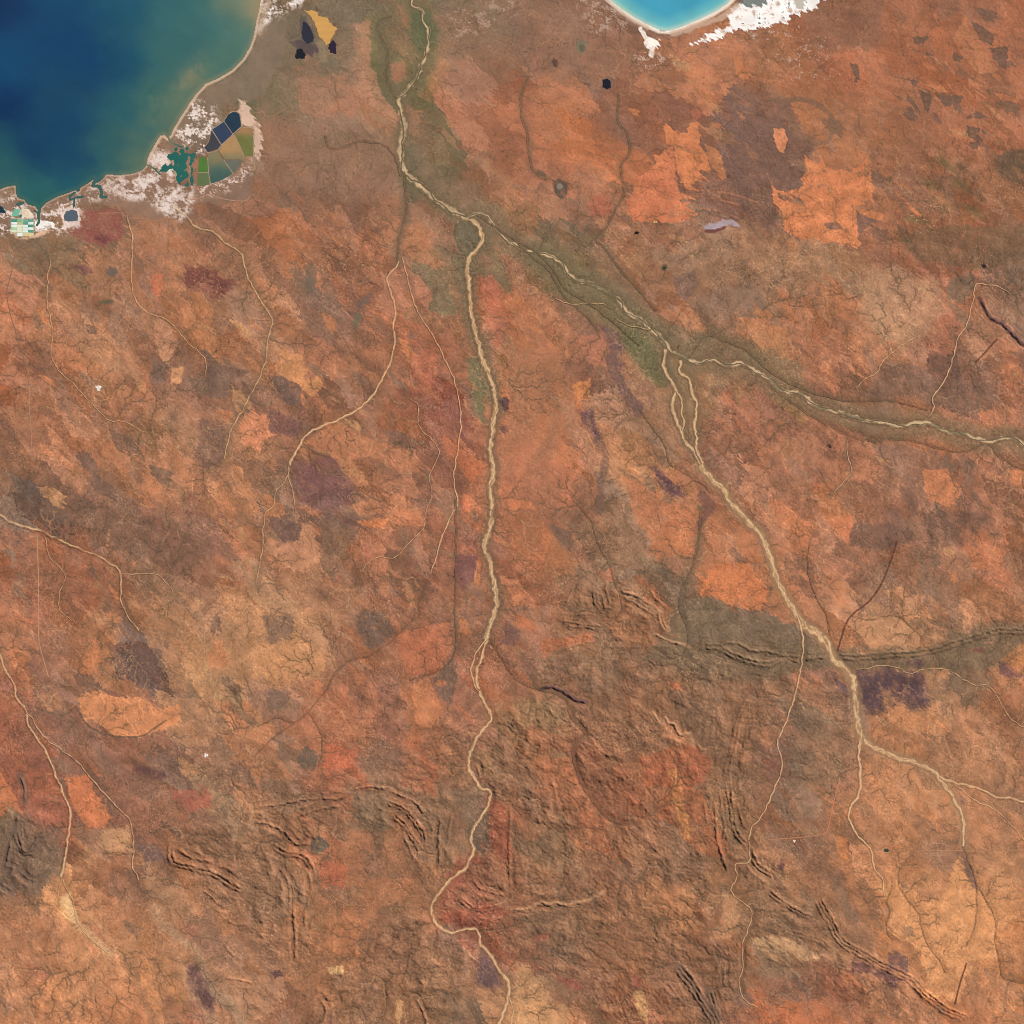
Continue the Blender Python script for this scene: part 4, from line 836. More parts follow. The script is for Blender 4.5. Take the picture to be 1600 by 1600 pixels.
lr = dist_a - box(dist_a, 9)
lr = (lr / lr.std()).astype(F)
t_ = np.clip((AX - ha[0]) / HS, 0, n_h - 1.001)
i_ = t_.astype(int)
f_ = (t_ - i_).astype(F)
lr = lr[:, i_] * (1 - f_) + lr[:, i_ + 1] * f_
LR = lr[i_] * (1 - f_[:, None]) + lr[i_ + 1] * f_[:, None]
LR = np.clip(LR, -2.5, 2.5)
COL *= (1 + 0.03 * LR * GENTLE)[..., None]
la = np.clip(LINES * (0.14 + 0.30 * lmod), 0, 0.5)[..., None]
pale = sstep(0.02, 0.22, fbm(X / 75, Y / 75, 3, 137))[..., None]
la = la * (1 - 0.35 * pale)
COL = COL * (1 - la) + la * (np.array((96, 78, 62), F) * (1 - pale) + pale * np.array((204, 156, 116), F))

# pale fibrous wash threads and mottling
v1 = np.abs(perlin(X / 17 + 0.9 * WX + 0.25 * WFX, Y / 17 + 0.9 * WY + 0.25 * WFY, 151))
v2 = np.abs(perlin(X / 8.5 + 0.7 * WY + 0.3 * WFY, Y / 8.5 + 0.3 * WFX, 161))
vm = sstep(0.0, 0.5, fbm(X / 90, Y / 90, 2, 171) + 0.06) * (0.25 + 0.75 * sstep(380, 470, Y + 0.1 * X))
va = ((sstep(0.07, 0.0, v1) * 0.34 + sstep(0.08, 0.0, v2) * 0.30) * vm)[..., None]
COL = COL * (1 - va) + va * np.array((206, 158, 118), F)
for sc, asp, ang, seed, amp in ((15, 2.4, 62, 701, 0.11), (9, 2.2, 35, 711, 0.10), (5.5, 2.0, 80, 721, 0.07), (12, 2.6, 120, 731, 0.09)):
    a = math.radians(ang)
    u, v = math.cos(a) * X + math.sin(a) * Y, -math.sin(a) * X + math.cos(a) * Y
    f_ = np.abs(perlin(u / (sc * asp) + 0.5 * WX + 0.12 * WFX, v / sc + 0.5 * WY + 0.12 * WFY, seed))
    g_ = perlin(X / 55, Y / 55, seed + 5)
    COL *= (1 + (amp * sstep(0.12, 0.0, f_) * np.clip(2.2 * g_, -1, 1) * (0.3 + 0.7 * GENTLE)))[..., None]
fine = perlin(X / 5.0, Y / 5.0, 181) * 0.55 + perlin(X / 2.6, Y / 2.6, 191) * 0.45
fm = 0.35 + 0.65 * sstep(-0.3, 0.4, fbm(X / 80, Y / 80, 2, 201)) * (0.4 + 0.6 * sstep(380, 470, Y + 0.1 * X))
COL *= (1 + 0.09 * fm * fine)[..., None]
d_ = perlin(X / 3.3 + 0.4 * WFX, Y / 3.3, 195)
COL *= (1 - 0.07 * sstep(0.34, 0.55, d_) * fm + 0.06 * sstep(-0.34, -0.55, d_) * fm)[..., None]
spk = sstep(0.42, 0.62, perlin(X / 6.5, Y / 6.5, 211)) * sstep(0.1, 0.45, fbm(X / 60, Y / 60, 2, 221))
COL *= (1 - 0.13 * spk)[..., None]

COL *= np.array((0.995, 0.995, 0.95), F)

# ------------------------------------------------------------------ coast: sea, bay, lagoon, salt flats
SEA = [(408,-14),(408,0),(401,30),(397,55),(390,75),(380,92),(362,110),(342,122),(322,131),(308,145),(296,162),(283,182),(272,200),(267,211),(262,216),(256,211),(250,213),(243,224),(236,238),(231,248),(229,258),
       (222,266),(210,271),(195,273),(180,274),(166,273),(160,279),(156,283),(150,286),(144,291),(143,286),(147.5,279),(136,287),(126,293),(124,299),(121,300),(118,297),(108,301),(90,307),(72,317),(64,326),(62,338),(59,344),(57,338),(60,329),
       (54,322),(42,319),(38,312),(29,310),(25,303),(24.5,290),(10,292),(0,296),(-12,300),(-2000,420),(-6000,500),(-6000,-6000),(408,-6000)]
SHORE = [(400,-230),(520,-205),(700,-195),(840,-140),(915,-60),(944,-8),(953,0),(968,12),(990,27),(1010,38),(1030,47),(1045,48),(1065,42),(1090,32),(1115,20),(1135,7),(1142,0),(1150,-10),(1175,-50),(1260,-110),(1450,-160),(1900,-200),(6200,-500)]
BAY = SHORE + [(6200,-6200),(400,-6200)]
LAGOON = [(280,232),(290,231),(296,241),(305,241),(304,249),(296,257),(300,267),(299,275),(302,282),(302,289),(290,290),(281,284),(276,276),(272,265),(260,266),(251,266),(257,260),(266,252),(264,246),(272,236)]
CREEKS = [([(60,336),(60,346),(56,352)], 1.8), ([(118,301),(108,307),(109,313),(118,310),(130,308)], 1.6), ([(116,312),(116,326)], 1.5), ([(144,290),(155,291),(158,300),(157,308),(166,308)], 2.2),
          ([(230,258),(240,262),(250,272)], 1.2), ([(262,216),(270,225),(282,230)], 1.5), ([(28,318),(36,316)], 2.5), ([(46,326),(58,332)], 1.5)]
LAND = np.full((N, N), 40, F)             # + on land, - in water
for poly, rgh in ((SEA, 1.2), (BAY, 0.8), (LAGOON, 5)):
    sl, sd = poly_sd(poly, rgh, 40)
    if poly is LAGOON:
        sd = sd - 13 * sstep(0.0, 0.30, perlin(X[sl] / 7.5 + 0.3 * WFX[sl], Y[sl] / 9.5 + 0.3 * WFY[sl], 75)) + 2.0
    LAND[sl] = np.minimum(LAND[sl], -sd)
for pts, w in CREEKS:
    sl, d, s, u, L = line_sd(pts, 30, 4)
    LAND[sl] = np.minimum(LAND[sl], d - w)
sl, sd = poly_sd(SEA, 0, 60)
SEAD = np.full((N, N), 60, F)
SEAD[sl] = np.maximum(-sd, 0)

def salt(poly, thr, soft=0.12, col=(236, 220, 208), sc=16.0, seed=301, alpha=0.92, name=None, label=None):
    """Salt crust: white cores, pink damp rims, mud between; cut by fine creek lines."""
    sl, sd = poly_sd(poly, 9, 24)
    x, y = X[sl], Y[sl]
    n = 0.62 * fbm(x / (sc * 1.7) + 0.5 * WX[sl], y / (sc * 1.3) + 0.5 * WY[sl], 3, seed, 0.55) + 0.38 * fbm(x / (sc * 0.45) + 0.3 * WFX[sl], y / (sc * 0.38) + 0.3 * WFY[sl], 3, seed + 9, 0.65)
    creek = np.abs(perlin(x / (sc * 0.9) + 0.6 * WY[sl] + 0.25 * WFX[sl], y / (sc * 0.9) + 0.25 * WFY[sl], seed + 4))
    n = n - 0.16 * sstep(0.10, 0.0, creek)
    m = sstep(-9, 7, sd)
    a = (sstep(thr - 0.14, thr + 0.02, n) * m * alpha * 0.6)[..., None]
    COL[sl] = COL[sl] * (1 - a) + a * (0.45 * np.array(col, F) + 0.55 * np.array((186, 152, 132), F))
    a = (sstep(thr - soft * 0.3, thr + soft, n) * m * alpha)[..., None]
    COL[sl] = COL[sl] * (1 - a) + a * np.array(col, F)
    if name:
        IDS[sl] = np.where(sd > 0, region(name, label), IDS[sl])

# coastal plain tint, then salt crust
paint([(258,225),(275,200),(300,162),(325,138),(350,125),(385,100),(400,60),(415,10),(430,0),(450,40),(440,100),(410,150),(380,160),(345,165),(330,200),(310,235),(290,235),(268,240)], (132,110,90), 4, 6, 0.85,
      'coastal_plain', 'grey-brown coastal plain between the curved beach and the evaporation ponds')
paint([(230,262),(300,300),(330,288),(392,250),(396,280),(390,310),(350,318),(300,312),(300,340),(240,345),(190,325),(120,315),(95,330),(60,350),(0,360),(0,300),(60,330),(110,303),(160,280)], (142,112,92), 5, 6, 0.8)
paint([(340,285),(395,262),(395,310),(380,316),(350,312)], (134,104,86), 3, 4, 0.8)
salt([(185,278),(230,262),(246,225),(262,240),(270,262),(276,285),(300,292),(300,320),(285,345),(262,340),(235,318),(200,312),(175,300)], -0.03, 0.30, (228,208,196), 15, 301, 0.9,
     'salt_flat', 'white crusted tidal salt flat between the lagoon and the sea')
salt([(150,285),(190,275),(200,312),(160,312),(120,318),(125,300)], 0.05, 0.15, (216,192,176), 11, 311, 0.7)
salt([(300,160),(330,160),(345,180),(330,205),(320,240),(300,235),(270,215),(285,190)], 0.05, 0.12, (232,214,200), 12, 321, 0.85)
salt([(300,295),(330,288),(370,272),(392,252),(392,266),(372,290),(330,302),(300,312)], 0.08, 0.10, (222,190,174), 7, 331, 0.75)
salt([(0,300),(30,308),(60,335),(95,315),(130,315),(125,350),(100,362),(60,368),(0,366)], 0.05, 0.14, (228,206,194), 10, 341, 0.85,
     'salt_flat', 'patchy mud and salt flat around the crystalliser ponds')
paint([(372,158),(380,158),(390,168),(398,188),(408,195),(412,220),(404,250),(395,245),(397,205),(380,195),(374,175)], (222,184,158), 2, 7, 0.85, 'salt_flat', 'pinkish bare salt margin along the far side of the evaporation ponds')
paint([(53,347),(60,343),(72,345),(82,347),(84,356),(62,361),(53,362)], (246,240,230), 1.2, 3, 0.95)
paint([(34,326),(44,325),(52,334),(47,340),(34,340)], (232,214,182), 1.2, 2, 0.9)
paint([(18,364),(28,364),(28,371),(52,368),(52,370),(60,362),(80,358),(72,365),(52,372),(34,373),(24,370)], (226,176,140), 1.5, 2, 0.8)
paint([(97,330),(106,325),(122,328),(126,340),(124,352),(110,352),(102,358),(96,348)], (222,200,188), 1.5, 5, 0.85)
# beach of the western bay
bs = sstep(3.4, 1.2, np.abs(SEAD - 1.6)) * sstep(275, 230, Y) * (LAND > 0)
COL = COL * (1 - 0.75 * bs[..., None]) + 0.75 * bs[..., None] * np.array((214, 178, 146), F)
bs = sstep(2.2, 0.8, np.abs(SEAD - 0.8)) * sstep(225, 260, Y) * (LAND > 0)
COL = COL * (1 - 0.5 * bs[..., None]) + 0.5 * bs[..., None] * np.array((206, 174, 150), F)
salt([(412,0),(475,-8),(472,2),(440,22),(408,45),(404,30)], -0.02, 0.22, (236,224,214), 14, 351, 0.9, 'salt_flat', 'small white salt flat above the beach near the dark wetland')
stroke([(406,50),(412,25),(420,0)], 4, (190,158,130), 3, 3, 0.6)
# north bay shore
sl, sd = poly_sd(BAY, 0.8, 40)
bd = np.maximum(-sd, 0)
a = (sstep(7.5, 3.0, bd) * (sd < 0.5) * 0.9)[..., None]
COL[sl] = COL[sl] * (1 - a) + a * np.array((238, 220, 202), F)
a = (sstep(7, 9, bd) * sstep(15, 10, bd) * 0.6)[..., None]
COL[sl] = COL[sl] * (1 - a) + a * np.array((146, 110, 92), F)
paint([(1140,22),(1150,5),(1165,-8),(1292,-8),(1272,14),(1250,20),(1237,24),(1225,35),(1200,40),(1175,47),(1150,48),(1130,57),(1100,66),(1080,70),(1104,57),(1128,46),(1143,38)], (248,242,234), 1.6, 8, 0.97,
      'salt_flat', 'brilliant white salt flat east of the turquoise bay')
salt([(1080,60),(1130,40),(1180,45),(1250,30),(1300,60),(1310,110),(1260,120),(1200,110),(1190,70),(1100,72)], 0.26, 0.14, (206,180,162), 8, 361, 0.45)
paint([(1150,0),(1170,-8),(1200,-8),(1196,6),(1180,10),(1162,8)], (82,92,86), 1.5, 9, 0.75)
paint([(1203,-4),(1208,-6),(1207,3)], (82, 92, 86), 1, 3, 0.8)
paint([(1240,0),(1262,-6),(1256,14),(1244,14)], (176,166,148), 2, 5, 0.8)
stroke([(1050,52),(1075,46),(1100,38),(1128,26),(1150,8)], 4.0, (206, 172, 146), 3, 6, 0.7)
stroke([(945,-8),(965,14),(990,32),(1012,44)], 3.0, (206, 176, 150), 3, 5, 0.6)
ell(1035, 46, 4, 2.5, 20, (70, 84, 80), 1, 3, 0.8)
sl = window(1130, 1290, -5, 50)
sp = sstep(0.40, 0.52, perlin(X[sl] / 4.2, Y[sl] / 4.2, 371)) * sstep(0.0, 0.3, perlin(X[sl] / 22, Y[sl] / 22, 372))
COL[sl] *= (1 - 0.45 * sp * (COL[sl].min(-1) > 200))[..., None]
stroke([(1002,46),(1010,60),(1020,66),(1022,76),(1018,88)], 3, (238,224,208), 2, 5, 0.9)
paint([(1012,62),(1024,58),(1032,64),(1030,74),(1018,78),(1010,70)], (246,234,220), 1.5, 6, 0.95, 'salt_flat', 'small white salt pan just inland of the turquoise bay')
salt([(980,85),(1050,80),(1060,100),(1000,110)], 0.15, 0.1, (208,176,154), 6, 375, 0.6)
salt([(1250,70),(1310,70),(1310,120),(1220,125)], 0.26, 0.10, (214,188,172), 6, 381, 0.35)
salt([(1190,80),(1240,80),(1235,125),(1195,120)], 0.28, 0.10, (206,176,156), 6, 383, 0.3)
salt([(700,20),(800,-8),(810,20),(760,45),(700,70)], 0.12, 0.14, (186,150,126), 9, 391, 0.45)
salt([(900,0),(960,0),(985,40),(930,50)], 0.1, 0.12, (190,160,140), 7, 393, 0.55)
# wetland
paint([(452,66),(474,62),(490,70),(500,76),(488,88),(470,82)], (88,72,74), 2, 6, 0.85, 'wetland', 'dull purple mud between the dark wetland pools')
paint([(470,25),(480,28),(492,55),(490,70),(470,64),(466,45)], (92,82,76), 2, 5, 0.8)
paint([(494,62),(506,66),(510,95),(500,96),(496,80)], (150,130,98), 2, 3, 0.6)
# claypan rims
paint([(862,283),(875,280),(888,288),(885,305),(876,312),(866,300)], (92,78,66), 2, 4, 0.85, 'claypan', 'dark rimmed claypan with a pale centre beside the olive creek')
ell(874, 291, 5, 5, 0, (140,124,108), 2, 2, 0.9)
ell(910, 72, 9, 12, 20, (122,112,88), 2, 6, 0.85)
ell(911, 75, 4, 6, 10, (100,90,70), 1.5, 3, 0.8)
ell(867, 99, 4, 7, -15, (92,66,58), 1.5, 4, 0.85)
ell(847, 270, 8, 4, 40, (98,84,66), 2, 4, 0.8)
ell(948, 131, 11, 11, 0, (126,100,82), 2, 4, 0.6)
ell(919, 130, 7, 3, 0, (108,82,70), 1.5, 4, 0.6)
paint([(1098,355),(1125,345),(1145,343),(1158,355),(1140,352),(1118,360),(1102,361)], (172,152,160), 1.8, 4, 0.9, 'claypan', 'lavender-white claypan streak on brown plain')
stroke([(1102,362),(1118,362),(1132,356)], 2.0, (112,62,58), 1.5, 5, 0.8)
ell(175, 424, 9, 8, 0, (104,92,82), 2, 4, 0.8)
ell(165, 471, 12, 3.5, -10, (104,94,72), 2, 4, 0.8)
ell(486, 434, 9, 22, 5, (112,96,80), 3, 6, 0.75)
ell(558, 500, 6, 14, 20, (106,102,76), 3, 6, 0.75)
ell(570, 470, 16, 7, -35, (112,92,82), 3, 6, 0.7)
ell(915, 358, 3, 9, 25, (104,90,72), 1.5, 3, 0.8)
ell(1537, 415, 4, 3, 0, (50,38,44), 1.0, 3, 0.9)
ell(1295, 697, 3, 4, 0, (60,44,38), 1.0, 3, 0.8)
ell(1038, 419, 5, 5, 0, (82,76,58), 1.5, 2, 0.8)

# sandy outwash tone along the bright rivers so the channels sit in pale ground
for i in (12, 13, 14):
    stroke(R[i], 7 if i != 13 else 10, (172,132,96), 3, 5, 0.5)

# ------------------------------------------------------------------ relief
H = np.zeros((N, N), F)
ZONES = [
 # polygon, height km, across wavelength, along/across ratio, strike degrees (map, clockwise from east)
 ([(870,930),(960,905),(1050,950),(1070,1010),(1200,1010),(1200,1060),(1225,1100),(1190,1200),(1120,1180),(1060,1110),(980,1110),(900,1090),(840,1050),(850,1000)], 0.10, 11, 2.2, 20),
 ([(760,1130),(830,1080),(900,1100),(960,1110),(1000,1200),(960,1300),(820,1300),(775,1250),(745,1200)], 0.16, 10, 1.8, 40),
 ([(960,1100),(1080,1110),(1120,1200),(1120,1330),(1060,1360),(960,1310),(980,1220)], 0.14, 11, 2.0, 60),
 ([(1110,1080),(1200,1060),(1180,1180),(1150,1220),(1200,1330),(1250,1400),(1180,1400),(1120,1330)], 0.15, 10, 3.0, 95),
 ([(765,1250),(830,1290),(1000,1300),(1110,1350),(1120,1420),(1080,1480),(1060,1540),(960,1560),(860,1520),(760,1465),(690,1440),(690,1400),(750,1330)], 0.14, 9, 1.8, 30),
 ([(1040,1480),(1110,1450),(1180,1430),(1170,1530),(1140,1614),(1000,1614),(900,1570),(960,1540)], 0.16, 9, 2.4, 60),
 ([(560,1225),(700,1130),(745,1150),(735,1200),(755,1240),(720,1260),(640,1250),(600,1240)], 0.15, 10, 2.2, -30),
 ([(390,1240),(560,1225),(600,1235),(680,1260),(700,1300),(720,1350),(670,1400),(630,1300),(540,1280),(500,1290),(520,1340),(480,1380),(500,1500),(440,1520),(350,1450),(320,1380),(260,1340),(270,1300),(340,1290)], 0.14, 9, 2.4, 25),
 ([(420,1340),(490,1330),(480,1480),(455,1500),(420,1420)], 0.14, 9, 3.0, 95),
 ([(520,1520),(560,1480),(640,1420),(690,1440),(740,1490),(740,1560),(690,1600),(620,1560),(560,1614),(480,1614),(490,1560)], 0.16, 9, 2.0, -35),
 ([(630,1260),(690,1270),(700,1350),(660,1400),(640,1330)], 0.15, 9, 2.6, 70),
 ([(5,1260),(40,1270),(85,1290),(60,1350),(40,1390),(0,1400)], 0.15, 8, 1.6, 70),
 ([(1180,1340),(1260,1400),(1330,1470),(1420,1540),(1500,1614),(1240,1540),(1180,1480),(1170,1400)], 0.11, 8, 3.0, 38),
 ([(1200,1040),(1330,1080),(1335,1180),(1290,1230),(1220,1220),(1240,1120)], 0.085, 8, 1.4, -40),
 ([(330,1060),(385,1060),(375,1140),(330,1180),(340,1100)], 0.07, 8, 2.5, 90),
 ([(350,1180),(420,1190),(420,1260),(340,1260)], 0.09, 9, 2.0, 40),
 ([(820,1050),(900,1000),(950,1010),(960,1090),(860,1090)], 0.10, 9, 2.0, 15),
 ([(-20,1480),(100,1470),(160,1560),(120,1614),(-20,1614)], 0.05, 10, 2.0, 35),
 ([(1430,960),(1600,950),(1600,985),(1440,1010)], 0.05, 9, 2.2, 80),
]
HZONE = np.zeros((N, N), F)
for poly, hh, wl, ratio, strike in ZONES:
    sl, sd = poly_sd(poly, 14, 30)
    a = math.radians(strike)
    x, y = X[sl] + 10 * WX[sl], Y[sl] + 10 * WY[sl]
    u, v = (math.cos(a) * x + math.sin(a) * y), (-math.sin(a) * x + math.cos(a) * y)
    wl = wl * 0.62
    n = fbm(u / (wl * ratio * 1.25), v / wl, 4, 401 + int(poly[0][0]), 0.6, True)
    m = sstep(-10, 16, sd)
    H[sl] = np.maximum(H[sl], hh * m * np.clip(0.6 + 0.62 * n + 0.34 * LR[sl], 0, 3))
    HZONE[sl] = np.maximum(HZONE[sl], m)
mz = fbm(X / 55, Y / 55, 2, 431)
H *= 0.68 + 0.8 * sstep(-0.4, 0.4, mz)

RIDGES = [
 # course, height, half width, strands, strand gap, (name, label)
 ([(1022,990),(1040,1000),(1060,1006),(1077,1010)], .16, 3.2, 1, 0, 'thin curved ridge joining the fold to the long ridge'),
 ([(1100,1009),(1122,1010),(1142,1022),(1170,1032),(1200,1037),(1227,1027),(1252,1031)], .22, 4, 2, 7, 'western half of the long ridge, up to the river gap'),
 ([(1130,1005),(1155,1006),(1175,1017),(1200,1018),(1230,1026)], .16, 3.5, 1, 0, 'short upper ridge doubling the long ridge west of the gap'),
 ([(1256,1031),(1272,1029),(1292,1026)], .20, 4, 1, 0, 'small ridge remnant between the two river gaps'),
 ([(1308,1026),(1340,1027),(1375,1024),(1407,1022),(1452,1017),(1500,1002),(1535,992),(1562,986),(1600,986),(1620,985)], .20, 4.2, 2, 7, 'long narrow ridge running east from the braided river gap'),
 ([(965,924),(977,930),(995,932),(1007,941),(1019,949),(1027,953)], .26, 4.4, 2, 6, 'bold pale crested ridge at the top of the fold'),
 ([(974,936),(990,940),(1006,950),(1020,960),(1025,975)], .18, 3.2, 1, 0, 'inner ridge curving under the pale crested ridge'),
 ([(1015,922),(1021,934),(1032,942),(1042,950)], .18, 3.4, 1, 0, 'short spur north of the pale crested ridge'),
 ([(1030,952),(1032,965),(1037,977),(1045,985)], .17, 3.6, 2, 6, 'knobbly ridge descending from the fold crest'),
 ([(950,906),(946,920),(950,933),(953,945)], .16, 3, 1, 0, 'thin northern finger of the fold'),
 ([(929,922),(931,941),(938,951),(948,955)], .17, 3, 2, 6, 'hooked outer ridge on the west of the fold'),
 ([(941,930),(944,949),(954,950),(965,941)], .18, 3.2, 1, 0, 'hooked inner ridge on the west of the fold'),
 ([(857,945),(885,937),(895,917)], .10, 2.6, 1, 0, 'faint broken ridge above the fold'),
 ([(895,960),(916,956),(932,960)], .14, 3, 2, 6, 'short flat ridges west of the fold'),
 ([(877,972),(907,978),(925,979),(941,982)], .18, 3.4, 2, 6, 'purple-shaded parallel ridges inside the fold'),
 ([(827,1017),(850,1000),(872,975)], .12, 3.4, 1, 0, 'ragged diagonal ridge south-west of the fold'),
 ([(870,1020),(900,1008),(928,1002)], .09, 2.6, 1, 0, 'thin straight ridge on red ground'),
 ([(972,1058),(980,1077),(1000,1087)], .10, 2.2, 3, 5, 'nested arcs of the western side of the dome'),
 ([(1024,1046),(1012,1033),(984,1042),(972,1058)], .08, 2.2, 2, 6, 'faint upper rim of the dome'),
 ([(843,1077),(862,1073),(880,1080),(895,1092),(918,1098)], .22, 3.6, 1, 0, 'black-violet rock ridge beside the winding dark creek'),
 ([(1020,1113),(1031,1132),(1038,1121),(1046,1130),(1055,1131),(1062,1148),(1078,1145)], .18, 3.6, 1, 0, 'zigzag scarp of the small tan mesa'),
 ([(1088,1160),(1094,1172),(1106,1172)], .12, 3, 1, 0, 'small scarp south-east of the tan mesa'),
 ([(800,1421),(825,1420),(845,1410),(858,1414),(870,1411),(885,1415),(900,1411),(925,1405),(942,1394)], .22, 4, 1, 0, 'golden-flanked ridge running east across the southern ranges'),
 ([(715,1400),(730,1412),(745,1420),(770,1418),(785,1412)], .16, 3, 2, 6, 'curved ridges inside the wide river bend'),
 ([(740,1375),(748,1388),(762,1392),(790,1400)], .14, 3, 1, 0, 'small bow-shaped ridge north of the curved bend ridges'),
 ([(1116,1250),(1119,1285),(1122,1314),(1135,1360)], .22, 3.2, 1, 0, 'westernmost of the tall parallel north-south strata ridges'),
 ([(1127,1237),(1131,1265),(1135,1290),(1133,1312)], .20, 3.2, 2, 6, 'middle pair of the tall parallel north-south strata ridges'),
 ([(1137,1219),(1142,1260),(1150,1301),(1167,1320),(1184,1350),(1210,1369)], .24, 3.4, 2, 7, 'longest of the tall parallel strata ridges, bending south-east'),
 ([(1152,1258),(1155,1275),(1162,1292)], .16, 3, 1, 0, 'short eastern ridge of the tall parallel strata'),
 ([(1170,1091),(1152,1130),(1146,1164),(1136,1202),(1137,1219)], .15, 4.2, 2, 7, 'rough golden ridge band north of the tall parallel strata'),
 ([(1100,1250),(1103,1275),(1106,1290)], .12, 3, 1, 0, 'small isolated ridge west of the tall parallel strata'),
 ([(1277,1405),(1300,1445),(1317,1472),(1350,1492),(1387,1512),(1420,1530),(1450,1555),(1475,1577),(1507,1590)], .20, 3.4, 3, 6, 'long straight layered ridge bounding the orange fan'),
 ([(1200,1392),(1225,1410),(1250,1425),(1267,1433)], .22, 3.4, 2, 6, 'short dark layered ridge parallel to the long layered ridge'),
 ([(1230,1455),(1280,1470),(1300,1485)], .09, 2.6, 2, 6, 'faint pale strata lines west of the long layered ridge'),
 ([(1060,1510),(1077,1530),(1095,1560),(1115,1592),(1122,1614)], .24, 3.6, 3, 7, 'dark steep ridge band south of the ranges'),
 ([(1108,1545),(1114,1565),(1124,1590)], .17, 3.2, 2, 6, 'small dark ridges east of the steep ridge band'),
 ([(1132,1505),(1131,1525),(1133,1541)], .14, 3, 1, 0, 'isolated dark knob near the pale creek'),
 ([(398,1286),(419,1287),(437,1295),(451,1306),(462,1318),(484,1316)], .18, 3.2, 1, 0, 'thin ridge meeting the dark round hollow'),
 ([(424,1320),(447,1332),(471,1336),(484,1350),(489,1365)], .20, 3.8, 2, 7, 'smooth curved double ridge below the dark round hollow'),
 ([(484,1328),(492,1333),(505,1334)], .12, 2.6, 1, 0, 'lower rim of the dark round hollow'),
 ([(400,1262),(419,1259),(471,1250),(505,1248),(531,1248),(559,1231),(587,1229),(610,1233)], .18, 3.4, 1, 0, 'long ridge along the northern edge of the western ranges'),
 ([(469,1274),(497,1265),(531,1259)], .16, 3.2, 1, 0, 'shorter ridge below the northern edge ridge'),
 ([(610,1234),(628,1244),(650,1254),(664,1272)], .20, 3.4, 1, 0, 'outer ridge of the curving strata fan'),
 ([(604,1252),(631,1265),(649,1284),(661,1302),(662,1322),(670,1326)], .22, 3.2, 2, 6, 'central ridges of the curving strata fan'),
 ([(612,1272),(634,1291),(647,1310),(659,1332)], .20, 3.2, 2, 6, 'inner ridges of the curving strata fan'),
 ([(631,1304),(640,1325),(648,1345)], .14, 3, 1, 0, 'innermost short ridge of the curving strata fan'),
 ([(688,1278),(685,1310),(686,1336),(685,1356)], .20, 4, 1, 0, 'straight north-south ridge beside orange slope'),
 ([(706,1270),(702,1295),(700,1315)], .14, 4, 1, 0, 'knobbly ridge between the north-south ridge and the river'),
 ([(797,1262),(797,1300),(795,1345),(797,1385)], .14, 3.2, 1, 0, 'thin red ridge east of the sand river'),
 ([(436,1355),(448,1372),(457,1390),(459,1415),(461,1445),(462,1499)], .20, 3.4, 1, 0, 'long straight ridge tapering south to a point'),
 ([(447,1368),(452,1395),(453,1420)], .13, 3, 1, 0, 'companion ridge west of the tapering ridge'),
 ([(482,1362),(486,1390),(478,1420),(475,1450)], .12, 4, 1, 0, 'rough ridge east of the tapering ridge'),
 ([(267,1318),(270,1345),(300,1355),(337,1367),(358,1380),(378,1391)], .24, 4, 2, 7, 'dark edged scarp under the red curved hill'),
 ([(275,1325),(300,1340),(330,1345)], .14, 4, 1, 0, 'red curved hill above the dark scarp'),
 ([(317,1390),(332,1402),(350,1416),(375,1410)], .11, 2.6, 1, 0, 'pale thin ridge south of the dark scarp'),
 ([(32,1212),(38,1230),(40,1252)], .16, 3, 1, 0, 'small dark ridge north of the rocky V hill'),
 ([(28,1272),(25,1300),(17,1320),(8,1358)], .20, 3.8, 1, 0, 'western limb of the dark rocky V hill'),
 ([(24,1296),(32,1318),(38,1332),(50,1330),(62,1310),(78,1296)], .20, 3.6, 2, 6, 'eastern limb of the dark rocky V hill'),
 ([(8,1352),(20,1356),(15,1370),(5,1380),(20,1392)], .16, 3.6, 1, 0, 'jumbled rocks at the foot of the V hill'),
 ([(30,1360),(42,1372),(58,1377)], .11, 3, 1, 0, 'low rocky rise beside dark stony ground'),
 ([(1532,467),(1540,481),(1550,497),(1565,505),(1585,525),(1602,540),(1620,555)], .18, 4.6, 1, 0, 'dark violet rocky ridge near the hooked pale creek'),
 ([(555,1512),(580,1500),(610,1478),(640,1462),(665,1450)], .13, 3, 1, 0, 'straight diagonal ridge beyond the cream claypan'),
 ([(700,1480),(715,1470),(735,1470)], .12, 3.4, 1, 0, 'dark rough ridge south of the wide river bend'),
 ([(650,1560),(660,1580),(668,1605)], .16, 3.8, 1, 0, 'dark rugged ridge west of the purple-grey wedge'),
 ([(500,1560),(510,1580),(500,1605)], .15, 4, 1, 0, 'dark rugged knobs in the south-western ranges'),
 ([(350,1528),(372,1530),(398,1537)], .13, 3, 1, 0, 'small dark ridge beside pale washed ground'),
 ([(345,1470),(360,1488),(378,1500)], .10, 3.2, 1, 0, 'small dark gullied rise north of the purple burnt patch'),
 ([(680,1165),(700,1152),(722,1140),(745,1128)], .15, 3.2, 2, 7, 'diagonal ridges where the river enters the ranges'),
 ([(665,1190),(690,1180),(715,1175)], .13, 3.2, 2, 7, 'second diagonal ridges at the river gorge'),
 ([(745,1195),(748,1210),(752,1225)], .12, 3, 1, 0, 'small ridge on the gorge bank'),
 ([(860,1215),(868,1240),(872,1270)], .12, 4, 1, 0, 'knobbly ridge in the red hills'),
]
RIDGE_D = np.full((N, N), 1e3, F)
